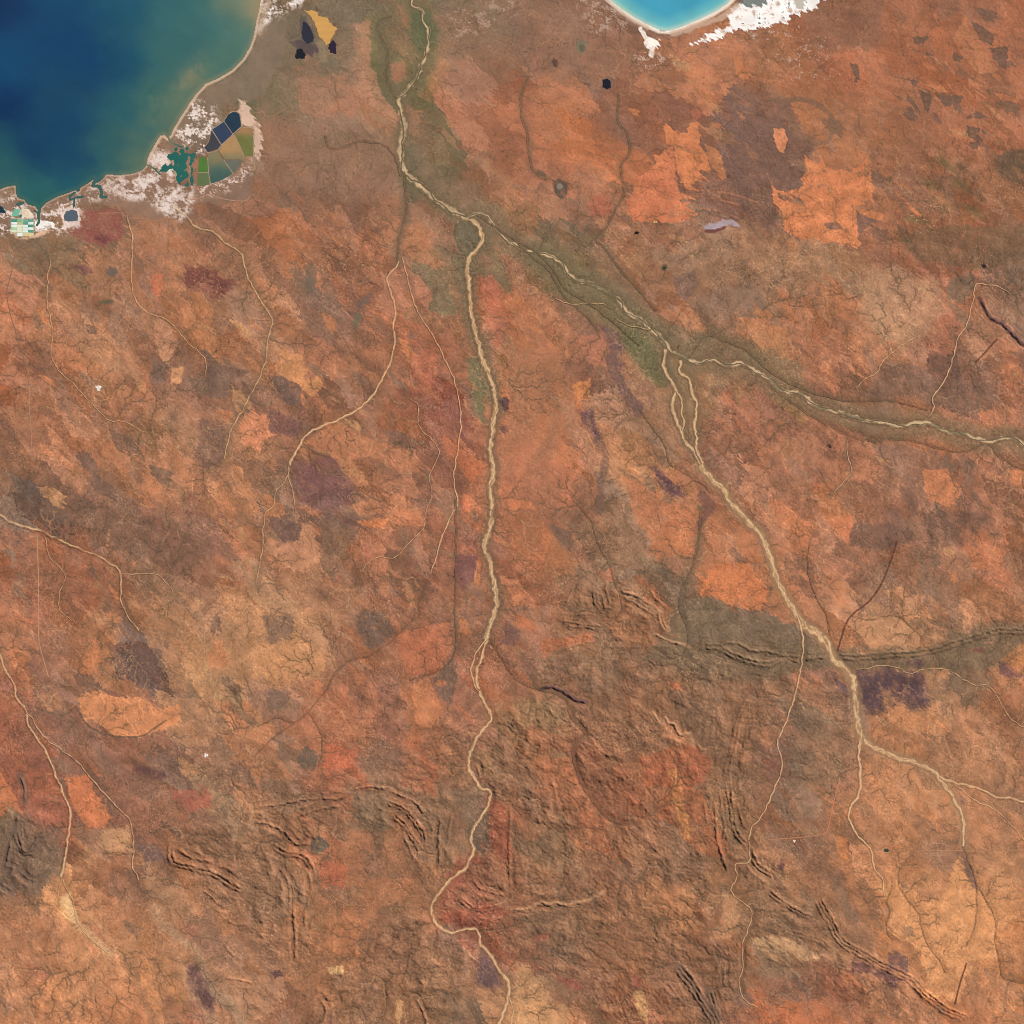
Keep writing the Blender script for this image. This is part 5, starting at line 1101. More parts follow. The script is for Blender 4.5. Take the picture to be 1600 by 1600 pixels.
for pts, hh, hw, ns, gap, lab in RIDGES:
    hw, gap = hw * 0.82, gap * 0.84
    R_ = hw + ns * gap + 24
    sl, d, s, u, L = line_sd(pts, R_ + 4, 3.0)
    sdist = d * s
    prof = np.zeros(d.shape, F)
    al = 0.85 + 0.5 * perlin(u / 15, sdist / 14, int(pts[0][0])) + 0.22 * perlin(u / 4.5, sdist / 5, 5)
    taper = sstep(0, 8, u) * sstep(L + 1, L - 7, u) + 0.15
    for k in range(ns):
        off = (k - (ns - 1) / 2) * gap
        q = np.abs(sdist - off + 1.5 * perlin(u / 8, u * 0 + k, 77)) * (1 + 0.3 * perlin(u / 10, u * 0 + k, 79))
        prof = np.maximum(prof, np.clip(1 - q / hw, 0, 1) * (1 if k == 0 else 0.75))
    h = 1.30 * hh * prof * np.clip(al, 0.2, 1.25) * np.clip(taper, 0, 1)
    ph = sdist / 4.6 + 0.9 * perlin(u / 16, sdist / 16, 83)
    rip = np.abs(np.mod(ph, 1.0) - 0.5) * 2
    h = h + 0.55 * hh * rip * np.exp(-d / 15.0) * sstep(R_, R_ - 8, d) * np.clip(0.6 + perlin(u / 12, sdist / 9, 87), 0, 1.4) * np.clip(taper, 0, 1)
    damp = sstep(hw + ns * gap * 0.5 + 3, hw + ns * gap * 0.5 + 8, d) * 0.6 + 0.4
    H[sl] = H[sl] * damp + h
    IDS[sl] = np.where((d < hw + (ns - 1) * gap * 0.5 + 0.6), region('ridge', lab), IDS[sl])
    RIDGE_D[sl] = np.minimum(RIDGE_D[sl], d)
# many small crests follow the strike of each range


def inside(p, poly):
    c = False
    for k in range(len(poly)):
        (ax, ay), (bx, by) = poly[k], poly[(k + 1) % len(poly)]
        if (ay > p[1]) != (by > p[1]) and p[0] < (bx - ax) * (p[1] - ay) / (by - ay) + ax:
            c = not c
    return c


for poly, hh, wl, ratio, strike in ZONES[:14]:
    q = np.array(poly, float)
    area = 0.5 * abs(np.dot(q[:, 0], np.roll(q[:, 1], 1)) - np.dot(q[:, 1], np.roll(q[:, 0], 1)))
    for k in range(int(area / 330)):
        c = (q[:, 0].min() + rng.random() * np.ptp(q[:, 0]), q[:, 1].min() + rng.random() * np.ptp(q[:, 1]))
        a = math.radians(strike + 46 * (rng.random() - 0.5))
        L, bend = 12 + 30 * rng.random() ** 1.5, (rng.random() - 0.5) * 0.5
        if not inside(c, poly):
            continue
        pts = [(c[0] + t * L * math.cos(a + bend * t) , c[1] + t * L * math.sin(a + bend * t)) for t in (-0.5, -0.2, 0.15, 0.5)]
        hw = 1.5 + 0.9 * rng.random()
        sl, d, s, u, LL = line_sd(pts, 6, 2.5)
        h = (0.5 + 0.7 * rng.random()) * hh * 0.42 * np.clip(1 - d / hw, 0, 1) * sstep(0, 4, u) * sstep(LL + 1, LL - 4, u)
        H[sl] = H[sl] + h

# rock on the crests is a little paler, one dark rock ridge and dark dykes keep their own stone
for pts, hh, hw, ns, gap, lab in RIDGES:
    if lab.startswith(('black-violet', 'dark violet rocky')):
        stroke(pts, hw * 0.6, (88, 62, 64), 2.5, 6, 0.7)
    if lab.startswith(('bold pale', 'golden', 'knobbly ridge desc', 'thin curved', 'zigzag')):
        stroke(pts, hw * 0.8, (186, 136, 98), 1.5, 3, 0.55)
    if 'V hill' in lab or lab.startswith(('dark steep', 'small dark ridges', 'jumbled')):
        stroke(pts, hw + 2, (112, 88, 72), 3, 4, 0.6)
DYKES = [([(1402,845),(1392,877),(1380,907),(1360,937),(1332,960),(1320,980),(1309,1016)], 'thin dark red-brown rock dyke bent across the gullied tan fan'),
         ([(1510,1505),(1500,1535),(1492,1568)], 'short red-brown rock dyke at the foot of the orange fan'),
         ([(1558,530),(1540,550),(1525,566)], 'tiny dark rock dyke below the violet rocky ridge')]
for pts, lab in DYKES:
    sl, d, s, u, L = line_sd(pts, 12, 1.5)
    H[sl] = np.maximum(H[sl], 0.13 * np.clip(1 - d / 2.2, 0, 1) * (0.6 + 0.6 * np.abs(perlin(u / 5, u * 0, 9))))
    stroke(pts, 1.0, (104, 62, 50), 1.2, 1.5, 0.9)
    IDS[sl] = np.where(d < 2.0, region('ridge', lab), IDS[sl])
H += HZONE * (0.030 * perlin(X / 4.2, Y / 4.2, 471) + 0.020 * perlin(X / 2.4, Y / 2.4, 473))
H -= 0.045 * LINES * HZONE

# low roughness of the plains, drainage notches, and the long rise inland
H += (0.012 * fbm(X / 9, Y / 9, 3, 441) + 0.011 * LR) * sstep(300, 600, Y) + 0.03 * sstep(300, 600, Y)
H = np.maximum(H, 0)
H *= sstep(0.8, 6, RDIST)
base = 0.012 + 0.25 * sstep(380, 1600, Y)
shore = sstep(0, 30, np.minimum(LAND, 60))
H *= shore
Z = np.where(LAND > 0, np.minimum(0.006 + 0.003 * np.maximum(LAND, 0), 0.012), np.maximum(LAND * 0.01, -0.08)) + np.maximum(base - 0.012, 0) + H
Z[LAND <= 0] = np.maximum(LAND[LAND <= 0] * 0.01, -0.08) - 0.004

# standing water on land: the pools sit in shallow flat basins
POOLS = [
 ('pool', [(941,124),(950,123),(955,129),(954,137),(948,140),(941,136),(943,130)], (38,40,50), 'small round black pool on open brown plain'),
 ('pool', [(474,33),(481,38),(487,47),(490,58),(489,65),(481,69),(474,63),(471,52)], (54,54,66), 'dark pool on the western edge of the yellow pan'),
 ('pool', [(464,77),(470,75),(478,86),(476,92),(466,92),(460,90)], (38,40,46), 'small black pool south-west of the yellow pan'),
 ('pool', [(514,70),(520,62),(526,70),(524,84),(517,82),(513,76)], (54,44,58), 'small violet-black pool at the foot of the yellow pan'),
 ('pool', [(991,363),(997,361),(1001,363),(996,366),(991,366)], (34,30,36), 'tiny black pool on the plain south of the orange sand patches'),
 ('pool', [(1036,417),(1040,417),(1041,420),(1038,422),(1035,420)], (56,58,42), 'tiny dark green pool on brown plain'),
 ('salt_pan', [(474,15),(480,17),(490,16),(496,19),(498,25),(505,27),(512,28),(515,35),(520,40),(527,44),(522,52),(518,60),(515,68),(510,71),(505,63),(499,58),(496,48),(492,36),(485,25)], (214,162,94), 'flat yellow-orange pan beside black pools'),
 ('pool', [(104,330),(112,327),(120,330),(122,337),(121,345),(112,346),(106,346),(101,345),(99,338)], (90,102,112), 'slate grey pond ringed with white salt beside the maroon field'),
 ('pool', [(-6,321),(1,322),(5,325),(9,330),(10,334),(4,333),(-6,331)], (36,62,72), 'dark blue tidal pool on the mud flat west of the crystalliser ponds'),
 ('pool', [(1381,1327),(1386,1326),(1390,1328),(1386,1331),(1382,1330)], (58,70,58), 'tiny green farm dam on the southern track'),
]
for name, poly, c, lab in POOLS:
    sl, sd = poly_sd(poly, 0, 12)
    m = sstep(-6, -1, sd)
    Z[sl] = Z[sl] * (1 - m) + m * (base[sl] - 0.004)
SALT_CELLS = [
 ([(364,175),(370,175.5),(374,178),(376,190),(377,197),(364,209),(350,189),(356,179.5)], (46,64,80)),
 ([(349.4,189.8),(363.3,209.8),(346.4,225.4),(331.6,202.6),(342,195)], (60,72,94)),
 ([(330.4,204),(345.2,226.6),(340,233),(325,237.6),(319,231),(326,221)], (72,72,78)),
 ([(364,211),(366,211.6),(380.6,243.6),(379,249),(350.6,249.4),(342.6,236.6),(347,227.4)], (180,141,98)),
 ([(377,199),(388,200),(396,202),(395,244),(382.4,244),(367.4,211)], (120,120,70)),
 ([(314,244),(321,245),(324,252),(325,269),(309,269),(310,259),(310.5,250)], (88,124,62)),
 ([(309,270.6),(325.6,270.6),(328,288),(318,291),(308,290)], (104,118,80)),
 ([(325,239),(340,235.4),(348.6,250),(363.4,271),(356,276),(347,281),(329.4,287),(326.6,270),(325.4,252)], (96,112,96)),
 ([(350.6,250.8),(379,250.4),(371,265),(365,271)], (110,112,98)),
]
for poly, c in SALT_CELLS:
    sl, sd = poly_sd(poly, 0, 12)
    m = sstep(-3, 0, sd)
    Z[sl] = Z[sl] * (1 - m) + m * 0.002
sl, sd = poly_sd([(14,324),(50,324),(56,346),(54,372),(14,372)], 0, 10)
m = sstep(-4, 0, sd)
Z[sl] = Z[sl] * (1 - m) + m * 0.002


def samp(A, x, y):
    x, y = np.asarray(x, float), np.asarray(y, float)
    i = np.clip(np.searchsorted(AX, x) - 1, 0, N - 2)
    j = np.clip(np.searchsorted(AX, y) - 1, 0, N - 2)
    tx = np.clip((x - AX[i]) / (AX[i + 1] - AX[i]), 0, 1)
    ty = np.clip((y - AX[j]) / (AX[j + 1] - AX[j]), 0, 1)
    if A.ndim == 3:
        tx, ty = tx[..., None], ty[..., None]
    return (A[j, i] * (1 - tx) + A[j, i + 1] * tx) * (1 - ty) + (A[j + 1, i] * (1 - tx) + A[j + 1, i + 1] * tx) * ty


# ------------------------------------------------------------------ materials
def base_mat(name, rough=0.95, spec=0.2):
    m = bpy.data.materials.new(name)
    m.use_nodes = True
    nt = m.node_tree
    b = nt.nodes['Principled BSDF']
    b.inputs['Roughness'].default_value = rough
    b.inputs['Specular IOR Level'].default_value = spec
    return m, nt, b


def soil_mat(name, grain=0.09, bump=0.3):
    m, nt, b = base_mat(name, 0.95, 0.05)
    at = nt.nodes.new('ShaderNodeAttribute')
    at.attribute_name = 'soil'
    geo = nt.nodes.new('ShaderNodeNewGeometry')
    n = nt.nodes.new('ShaderNodeTexNoise')
    n.inputs['Scale'].default_value = 5.0
    n.inputs['Detail'].default_value = 5.0
    n.inputs['Roughness'].default_value = 0.65
    nt.links.new(geo.outputs['Position'], n.inputs['Vector'])
    mr = nt.nodes.new('ShaderNodeMapRange')
    mr.inputs[1].default_value, mr.inputs[2].default_value = 0.25, 0.75
    mr.inputs[3].default_value, mr.inputs[4].default_value = 1 - grain, 1 + grain
    nt.links.new(n.outputs['Fac'], mr.inputs[0])
    mx = nt.nodes.new('ShaderNodeVectorMath')
    mx.operation = 'SCALE'
    nt.links.new(at.outputs['Color'], mx.inputs[0])
    nt.links.new(mr.outputs[0], mx.inputs['Scale'])
    nt.links.new(mx.outputs[0], b.inputs['Base Color'])
    if bump:
        n2_ = nt.nodes.new('ShaderNodeTexNoise')
        n2_.inputs['Scale'].default_value = 2.0
        n2_.inputs['Detail'].default_value = 4.0
        nt.links.new(geo.outputs['Position'], n2_.inputs['Vector'])
        bp = nt.nodes.new('ShaderNodeBump')
        bp.inputs['Strength'].default_value = bump
        bp.inputs['Distance'].default_value = 0.035
        nt.links.new(n2_.outputs['Fac'], bp.inputs['Height'])
        nt.links.new(bp.outputs['Normal'], b.inputs['Normal'])
    return m


def water_mat(name):
    m, nt, b = base_mat(name, 0.25, 0.12)
    at = nt.nodes.new('ShaderNodeAttribute')
    at.attribute_name = 'soil'
    nt.links.new(at.outputs['Color'], b.inputs['Base Color'])
    n = nt.nodes.new('ShaderNodeTexNoise')
    n.inputs['Scale'].default_value = 6.0
    bp = nt.nodes.new('ShaderNodeBump')
    bp.inputs['Strength'].default_value = 0.05
    bp.inputs['Distance'].default_value = 0.01
    nt.links.new(n.outputs['Fac'], bp.inputs['Height'])
    nt.links.new(bp.outputs['Normal'], b.inputs['Normal'])
    return m


M_SOIL = soil_mat('soil')
M_SAND = soil_mat('river_sand', 0.10, 0)
M_WATER = water_mat('turbid_water')
M_SALT = soil_mat('pond_bed', 0.04, 0)


def mesh_obj(name, verts, faces, cols, mat, parent=None, label=None, kind=None, cat=None):
    verts = np.asarray(verts, F).reshape(-1, 3)
    faces = np.asarray(faces, np.int32)
    k = faces.shape[1]
    me = bpy.data.meshes.new(name)
    me.vertices.add(len(verts))
    me.vertices.foreach_set('co', verts.ravel())
    me.loops.add(faces.size)
    me.loops.foreach_set('vertex_index', faces.ravel())
    me.polygons.add(len(faces))
    me.polygons.foreach_set('loop_start', np.arange(0, faces.size, k, dtype=np.int32))
    me.update(calc_edges=True)
    at = me.attributes.new('soil', 'FLOAT_COLOR', 'POINT')
    rgba = np.ones((len(verts), 4), F)
    rgba[:, :3] = cols
    at.data.foreach_set('color', rgba.ravel())
    me.materials.append(mat)
    o = bpy.data.objects.new(name, me)
    scene.collection.objects.link(o)
    if parent:
        o.parent = parent
    if label:
        o['label'] = label
    if kind:
        o['kind'] = kind
    if cat:
        o['category'] = cat
    return o


def empty(name, x, y, label, cat):
    o = bpy.data.objects.new(name, None)
    scene.collection.objects.link(o)
    o.location = P(x, y, 0)
    o['label'], o['category'] = label, cat
    return o


# ------------------------------------------------------------------ terrain, cut into its named pieces along shared edges
KLIN = 1.14
ker = COL.copy()
ker[1:-1, 1:-1] = sum(COL[1 + dj:N - 1 + dj, 1 + di:N - 1 + di] for dj in (-1, 0, 1) for di in (-1, 0, 1)) / 9
COL = np.clip(COL + F(0.75) * (COL - ker), 0, 252)
lum = COL.mean(-1, keepdims=True)
COL = lum + (COL - lum) * F(0.905)
LINC = lin(np.clip(COL, 0, 255)) * F(KLIN)
VX, VY = (X - 800) * F(0.1), (800 - Y) * F(0.1)
VERT = np.stack([VX, VY, Z], -1).reshape(-1, 3)
LINF = LINC.reshape(-1, 3)
jj, ii_ = np.meshgrid(np.arange(N - 1), np.arange(N - 1), indexing='ij')
v00 = (jj * N + ii_).ravel()
QUADS = np.stack([v00, v00 + N, v00 + N + 1, v00 + 1], -1).astype(np.int32)
FID = IDS[:-1, :-1].ravel()
# hills: rough ground that belongs to no single ridge
for poly, lab in (([(760,1130),(830,1060),(840,1000),(870,930),(960,900),(1060,950),(1075,1012),(1200,1040),(1235,1080),(1190,1290),(1140,1380),(1160,1430),(1140,1614),(1000,1614),(900,1570),(860,1520),(760,1462),(690,1440),(690,1400),(755,1330),(772,1250),(745,1195)],
                   'broad folded brown and red ranges between the sand river and the parallel strata'),
                  ([(340,1290),(400,1245),(560,1222),(700,1130),(745,1145),(732,1195),(755,1240),(736,1300),(722,1352),(672,1415),(695,1460),(750,1490),(740,1560),(690,1614),(480,1614),(440,1520),(350,1450),(260,1345),(270,1300)],
                   'dissected western ranges with curving strata, west of the wide river bend'),
                  ([(5,1260),(40,1268),(85,1288),(62,1350),(40,1395),(-10,1400),(-10,1300)], 'small dark stony hill country on the frame edge beside the tan river'),
                  ([(1180,1340),(1260,1400),(1330,1470),(1420,1540),(1500,1614),(1240,1540),(1180,1480),(1165,1400)], 'low striped hills beside the long layered ridge'),
                  ([(1200,1045),(1325,1085),(1335,1180),(1290,1230),(1215,1220),(1240,1120)], 'finely speckled dark low hills west of the wide braided river')):
    sl, sd = poly_sd(poly, 10, 10)
    rid = region('hills', lab)
    sub = IDS[sl]
    IDS[sl] = np.where((sd > 0) & (sub == 0), rid, sub)
FID = IDS[:-1, :-1].ravel()
PIECES[0] = ('ground', 'brown and orange arid plain mottled with scrub and dry drainage')
order_f = np.argsort(FID, kind='stable')
bounds = np.searchsorted(FID[order_f], np.arange(len(PIECES) + 1))
remap = np.zeros(N * N, np.int32)
for pid, (name, lab) in enumerate(PIECES):
    fs = QUADS[order_f[bounds[pid]:bounds[pid + 1]]]
    if len(fs) == 0:
        print('empty piece', name, lab)
        continue
    vs = np.unique(fs)
    remap[vs] = np.arange(len(vs), dtype=np.int32)
    mesh_obj(name, VERT[vs], remap[fs], LINF[vs], M_SOIL, None, lab, 'structure')

# ------------------------------------------------------------------ sea and bay water
SEA_SEEDS = [(0,0,28,55,92),(100,0,32,74,108),(200,0,38,88,110),(300,0,58,106,110),(365,0,108,128,108),(398,8,170,146,108),(0,100,30,76,112),(100,60,28,68,106),(150,100,25,64,102),(200,100,34,82,106),(300,80,52,102,108),
 (375,60,90,122,108),(350,100,78,116,104),(0,170,22,52,92),(100,200,28,70,102),(200,180,34,86,104),(265,108,58,106,104),(300,118,78,116,102),(309,133,120,126,98),(250,160,60,108,104),(232,200,48,100,102),(256,206,120,120,94),
 (280,178,98,118,98),(0,250,40,88,98),(60,240,24,58,96),(120,240,26,64,100),(180,240,38,88,100),(220,235,70,110,98),(228,246,128,128,100),(50,300,50,104,104),(110,285,38,92,104),(165,268,60,104,98),(212,262,96,116,92),(60,322,44,100,94),(0,290,62,104,98),(330,40,64,110,108),(-200,100,26,58,96),(100,-200,30,64,102),(390,-200,130,136,106)]
g = np.arange(-10, 412, 2.0)
gx_, gy_ = np.meshgrid(np.concatenate([-10 - 2.0 * 1.45 ** np.arange(20, 0, -1), g]), np.concatenate([-10 - 2.0 * 1.45 ** np.arange(20, 0, -1), np.arange(-10, 356, 2.0)]))
fx, fy = gx_.astype(F), gy_.astype(F)
sw1 = fbm(fx / 75, fy / 60, 5, 501, 0.55)
sw2 = fbm(fx / 75, fy / 60, 5, 511, 0.55)
xw, yw = fx + 30 * sw1, fy + 26 * sw2
cs = np.zeros(fx.shape + (3,), F)
ws = np.zeros(fx.shape, F)
for sx, sy, r, g_, b_ in SEA_SEEDS:
    w = 1e5 / ((xw - sx) ** 2 + (yw - sy) ** 2 + 1500) ** 2.0
    ws += w
    cs += w[..., None] * np.array((r, g_, b_), F)
cs /= ws[..., None]
streak = fbm((fx + fy * 0.7) / 70, (fy - fx * 0.7) / 40, 4, 521, 0.6)
cs *= (1 + 0.05 * streak)[..., None]
# silt in the shallows right along the beach
sdist = samp(LAND, gx_, gy_)
sh = np.clip(1 - (-sdist) / 8.0, 0, 1) * (sdist < 0) * (0.5 + 0.5 * np.clip((280 - gy_) / 60, 0, 1)) * (0.75 + 0.5 * sw1)
sh = np.clip(sh, 0, 0.85)[..., None] * 0.75
cs = cs * (1 - sh) + sh * np.array((158, 138, 104), F)
pl = np.exp(-(((fx - 296) * 0.8 + (fy - 122) * 0.6) / 16) ** 2 - (((fy - 122) * 0.8 - (fx - 296) * 0.6) / 34) ** 2) * np.clip(0.55 + 1.1 * fbm(fx / 22, fy / 22, 4, 515, 0.6), 0, 1.2)
pl2 = np.exp(-((fx - 246) / 26) ** 2 - ((fy - 168) / 34) ** 2) * np.clip(0.35 + 1.0 * fbm(fx / 24, fy / 24, 4, 517, 0.6), 0, 1)
for p_, c_ in ((pl, (150, 136, 104)), (pl2, (104, 124, 100))):
    p_ = np.clip(p_, 0, 0.6)[..., None]
    cs = cs * (1 - p_) + p_ * np.array(c_, F)
lag = sstep(236, 250, fx) * sstep(222, 232, fy)
cs = cs * (1 - lag[..., None]) + lag[..., None] * np.array((46, 104, 94), F) * (1 + 0.12 * sw1)[..., None]
tid = sstep(270, 284, fy) * (1 - lag) * sstep(-6, 1, sdist)
cs = cs * (1 - 0.6 * tid[..., None]) + 0.6 * tid[..., None] * np.array((58, 92, 84), F)


def sheet(name, gx_, gy_, cs, z, label, keep=None):
    nr, nc = gx_.shape
    v = np.stack([(gx_ - 800) * 0.1, (800 - gy_) * 0.1, np.full(gx_.shape, z)], -1).reshape(-1, 3)
    a, b = np.meshgrid(np.arange(nr - 1), np.arange(nc - 1), indexing='ij')
    q = (a * nc + b).ravel()
    f = np.stack([q, q + nc, q + nc + 1, q + 1], -1)
    if keep is not None:
        kk = keep[:-1, :-1] | keep[1:, :-1] | keep[:-1, 1:] | keep[1:, 1:]
        f = f[kk.ravel()]
        vs, inv = np.unique(f, return_inverse=True)
        v, f, cs = v[vs], inv.reshape(f.shape), cs.reshape(-1, 3)[vs]
    return mesh_obj(name, v, f, lin(np.clip(cs, 0, 255)).reshape(-1, 3), M_WATER, None, label, 'structure')


lagm = lag > 0.5
near = sdist < 4
sheet('sea', gx_, gy_, cs, 0.0, 'deep blue sea turning teal and sandy green along the curved coast', near & ~lagm)
lg = lagm.copy()
sheet('lagoon', gx_, gy_, cs, 0.0003, 'dark green tidal lagoon with mud islands behind the salt flat', near & lg)

gr = 2.0 * 1.3 ** np.arange(1, 26)
bx_ = np.concatenate([np.linspace(400, 890, 50), np.arange(900, 1182, 2.0), 1182 + np.cumsum(gr)])
by_ = np.concatenate([(-40 - np.cumsum(gr))[::-1], np.arange(-40, 56, 2.0)])
gx_, gy_ = np.meshgrid(bx_, by_)
dmin = np.full(gx_.shape, 1e9)
for k in range(len(SHORE) - 1):
    dmin = np.minimum(dmin, seg_dist(gx_, gy_, *SHORE[k], *SHORE[k + 1])[0])
t = np.clip(dmin / 26.0, 0, 1)[..., None]
tw = fbm(gx_.astype(F) / 40, gy_.astype(F) / 40, 3, 531)[..., None]
c0, c1, c2 = np.array((196, 214, 196), F), np.array((112, 190, 196), F), np.array((74, 164, 190), F)
cb = np.where(t < 0.3, c0 + (c1 - c0) * t / 0.3, c1 + (c2 - c1) * (t - 0.3) / 0.7) * (1 + 0.06 * tw)
west = np.clip((1010 - gx_) / 60, 0, 1)[..., None] * np.clip(1 - t, 0, 1)
cb = cb * (1 - 0.35 * west) + 0.35 * west * np.array((150, 200, 160), F)
deep = np.clip((-gy_ - 50) / 260, 0, 1)[..., None]
cb = cb * (1 - deep) + deep * np.array((34, 86, 118), F)
sheet('bay', gx_, gy_, cb, 0.0004, 'bright turquoise bay with a pale shallow rim and white beach', (samp(LAND, gx_, gy_) < 4) & ((gx_ > 800) | (gy_ < -150)))


# ------------------------------------------------------------------ polygons with their own edge (pools, pond cells)
def tri_fan(name, poly, z, col, mat, wob=0.0, parent=None, label=None, kind=None, cat=None, var=0.06, origin=None):
    p = np.array(poly, float)
    out = []
    for k in range(len(p)):
        a, b = p[k], p[(k + 1) % len(p)]
        n = max(1, int(np.hypot(*(b - a)) / (1.5 if wob else 4)))
        for i in range(n):
            out.append(a + (b - a) * i / n)
    out = np.array(out)
    if wob:
        out[:, 0] += wob * fbm(out[:, 0] / 5, out[:, 1] / 5, 2, 541)
        out[:, 1] += wob * fbm(out[:, 0] / 5, out[:, 1] / 5, 2, 551)
    c = out.mean(0)
    if wob > 1:                      # irregular outline: plain triangulation, nothing overlaps
        import mathutils
        f = [tuple(t) for t in mathutils.geometry.tessellate_polygon([[mathutils.Vector((q[0], -q[1], 0)) for q in out]])]
        v = out
        f = [t if np.cross(v[t[1]] - v[t[0]], v[t[2]] - v[t[0]]) < 0 else t[::-1] for t in f]
        cc = np.array(col, F) * (1 + var * fbm(v[:, 0] / 8, v[:, 1] / 8, 3, 561))[:, None]
        xyz = np.stack([(v[:, 0] - 800) * 0.1, (800 - v[:, 1]) * 0.1, samp(base, v[:, 0], v[:, 1]) - 0.012 + z], -1)
        return mesh_obj(name, xyz, f, lin(np.clip(cc, 0, 255)), mat, parent, label, kind, cat)
    rings = [1.0, 0.72, 0.42]
    v = np.concatenate([c + (out - c) * r for r in rings] + [c[None]])
    n = len(out)
    f = []
    for r in range(len(rings) - 1):
        for i in range(n):
            j = (i + 1) % n
            a, b = r * n + i, r * n + j
            f += [(a, a + n, b), (b, a + n, b + n)]
    last = len(v) - 1
    r0 = (len(rings) - 1) * n
    f += [(r0 + i, last, r0 + (i + 1) % n) for i in range(n)]
    cc = np.array(col, F) * (1 + var * fbm(v[:, 0] / 14, v[:, 1] / 14, 3, 561))[:, None] if isinstance(col, tuple) else col(v)
    zz = (samp(base, v[:, 0], v[:, 1]) - 0.012 + z) if z is not None else None
    xyz = np.stack([(v[:, 0] - 800) * 0.1, (800 - v[:, 1]) * 0.1, zz], -1)
    if origin is not None:
        xyz -= np.array(P(*origin))
    return mesh_obj(name, xyz, f, lin(np.clip(cc, 0, 255)), mat, parent, label, kind, cat)


for name, poly, c, lab in POOLS:
    tri_fan(name, poly, 0.014, c, M_WATER if name == 'pool' else M_SALT, 2.2, None, lab, 'structure')


def strip(name, pts, w, z, col, mat, parent=None, label=None, kind=None, cat=None, origin=None, step=1.5, hgt=0.0, rgh=0.0):
    p = smooth(pts, step) if len(pts) > 2 else smooth(pts, step)
    d = np.gradient(p, axis=0)
    d /= np.hypot(d[:, 0], d[:, 1])[:, None] + 1e-9
    nrm = np.stack([-d[:, 1], d[:, 0]], -1)
    if rgh:
        p = p + nrm * (rgh * perlin(p[:, 0] / 7, p[:, 1] / 7, 571))[:, None]
    offs = (-1, -0.4, 0.4, 1)
    v = np.concatenate([p + nrm * (w * 0.5 * o_) for o_ in offs])
    n = len(p)
    f = [(k * n + i, (k + 1) * n + i, (k + 1) * n + i + 1, k * n + i + 1) for k in range(3) for i in range(n - 1)]
    zz = np.maximum(samp(Z, v[:, 0], v[:, 1]), 0.002) + z
    zz[n:3 * n] += hgt
    cc = np.array(col, F) * (1 + 0.08 * perlin(v[:, 0] / 4, v[:, 1] / 4, 581))[:, None]
    xyz = np.stack([(v[:, 0] - 800) * 0.1, (800 - v[:, 1]) * 0.1, zz], -1)
    if origin is not None:
        xyz -= np.array(P(*origin))
    return mesh_obj(name, xyz, f, lin(np.clip(cc, 0, 255)), mat, parent, label, kind, cat)


# evaporation ponds: one works with its cells and banks
o0 = (350, 230)
works = empty('evaporation_ponds', *o0, 'large salt evaporation ponds, dark, green and orange cells divided by thin banks', 'salt ponds')


def cell_col(c, k):
    def f(v):
        base_c = np.tile(np.array(c, F), (len(v), 1))
        n = fbm(v[:, 0] / 16, v[:, 1] / 16, 3, 590 + k)[:, None]
        if k == 7:        # clear green water shading into tan shallows
            t = np.clip((v[:, 1] - 245) / 30 + 0.5 * n[:, 0], 0, 1)[:, None]
            base_c = np.array((138, 128, 96), F) * (1 - t) + np.array((72, 100, 92), F) * t
        if k == 4:
            t = np.clip((215 - v[:, 1]) / 10, 0, 1)[:, None]
            base_c = base_c * (1 - t) + np.array((168, 126, 90), F) * t
        if k == 3:
            t = np.clip((v[:, 1] - 236) / 12, 0, 1)[:, None]
            base_c = base_c * (1 - t) + np.array((132, 124, 96), F) * t
        return base_c * (1 + 0.07 * n)
    return f


for k, (poly, c) in enumerate(SALT_CELLS):
    tri_fan('pond_cell', poly, 0.0120, cell_col(c, k), M_WATER, 0.25, works, None, None, None, origin=o0)
BANKS = [[(350,189),(364,209.6)], [(331,203),(346,226.4)], [(377,197.6),(364,210),(346,227),(340,234.5),(325,238.4),(318.4,231)], [(330,203),(342,195),(350,189),(356,179)],
         [(366,211),(374,227),(381.6,244.4)], [(309,269.8),(325.6,269.8)], [(324.6,246),(326,270),(329,288)], [(349.6,250),(364.4,271.4)], [(377.6,198.4),(388,199.4),(396.6,201.6),(396.6,222),(395.6,245)], [(318.4,231),(326,221),(330,204)],
         [(376.6,196),(376.4,186),(374,177),(366,174),(358,177)]]
for b in BANKS:
    strip('bank', b, 1.3, 0.006, (176, 150, 122), M_SALT, works, origin=o0, hgt=0.004)

# crystalliser ponds: a gridded works with its pans
o1 = (35, 350)
cry = empty('crystalliser_ponds', *o1, 'gridded white and green salt crystalliser ponds near the tidal inlet', 'salt ponds')
TEAL, PGRN, WHT, CRM, TAN_ = (80, 156, 130), (172, 216, 172), (232, 246, 234), (236, 234, 200), (222, 202, 150)
GRID = [[(74,150,126), WHT, WHT, PGRN, (228,236,196)], [(134,190,142), (186,190,142), CRM, CRM, CRM, WHT], [(124,176,152), (96,166,142), WHT, WHT, WHT, TAN_], [(98,166,142), (226,240,230), (76,154,126), WHT, (88,160,132), (226,206,152)]]
cxs = [17.5, 26.6, 35.3, 43.9, 52.5]
rys = [342.5, 346.8, 351, 355.1, 359.3, 363.5, 369.5]
for ci_, colc in enumerate(GRID):
    for ri, c in enumerate(colc):
        a, b, t0, t1 = cxs[ci_] + .25, cxs[ci_ + 1] - .25, rys[ri] + .2, rys[ri + 1] - .2
        tri_fan('pan', [(a, t0), (b, t0), (b, t1), (a, t1)], 0.0125, c, M_SALT, 0, cry, origin=o1, var=0.05)
tri_fan('pan', [(22,327),(33,327),(27.5,338),(18,338)], 0.0125, (122, 190, 160), M_SALT, 0, cry, origin=o1)
tri_fan('pan', [(31,335),(34.5,335.5),(33.5,340),(29,339)], 0.0125, (72, 120, 98), M_SALT, 0, cry, origin=o1)
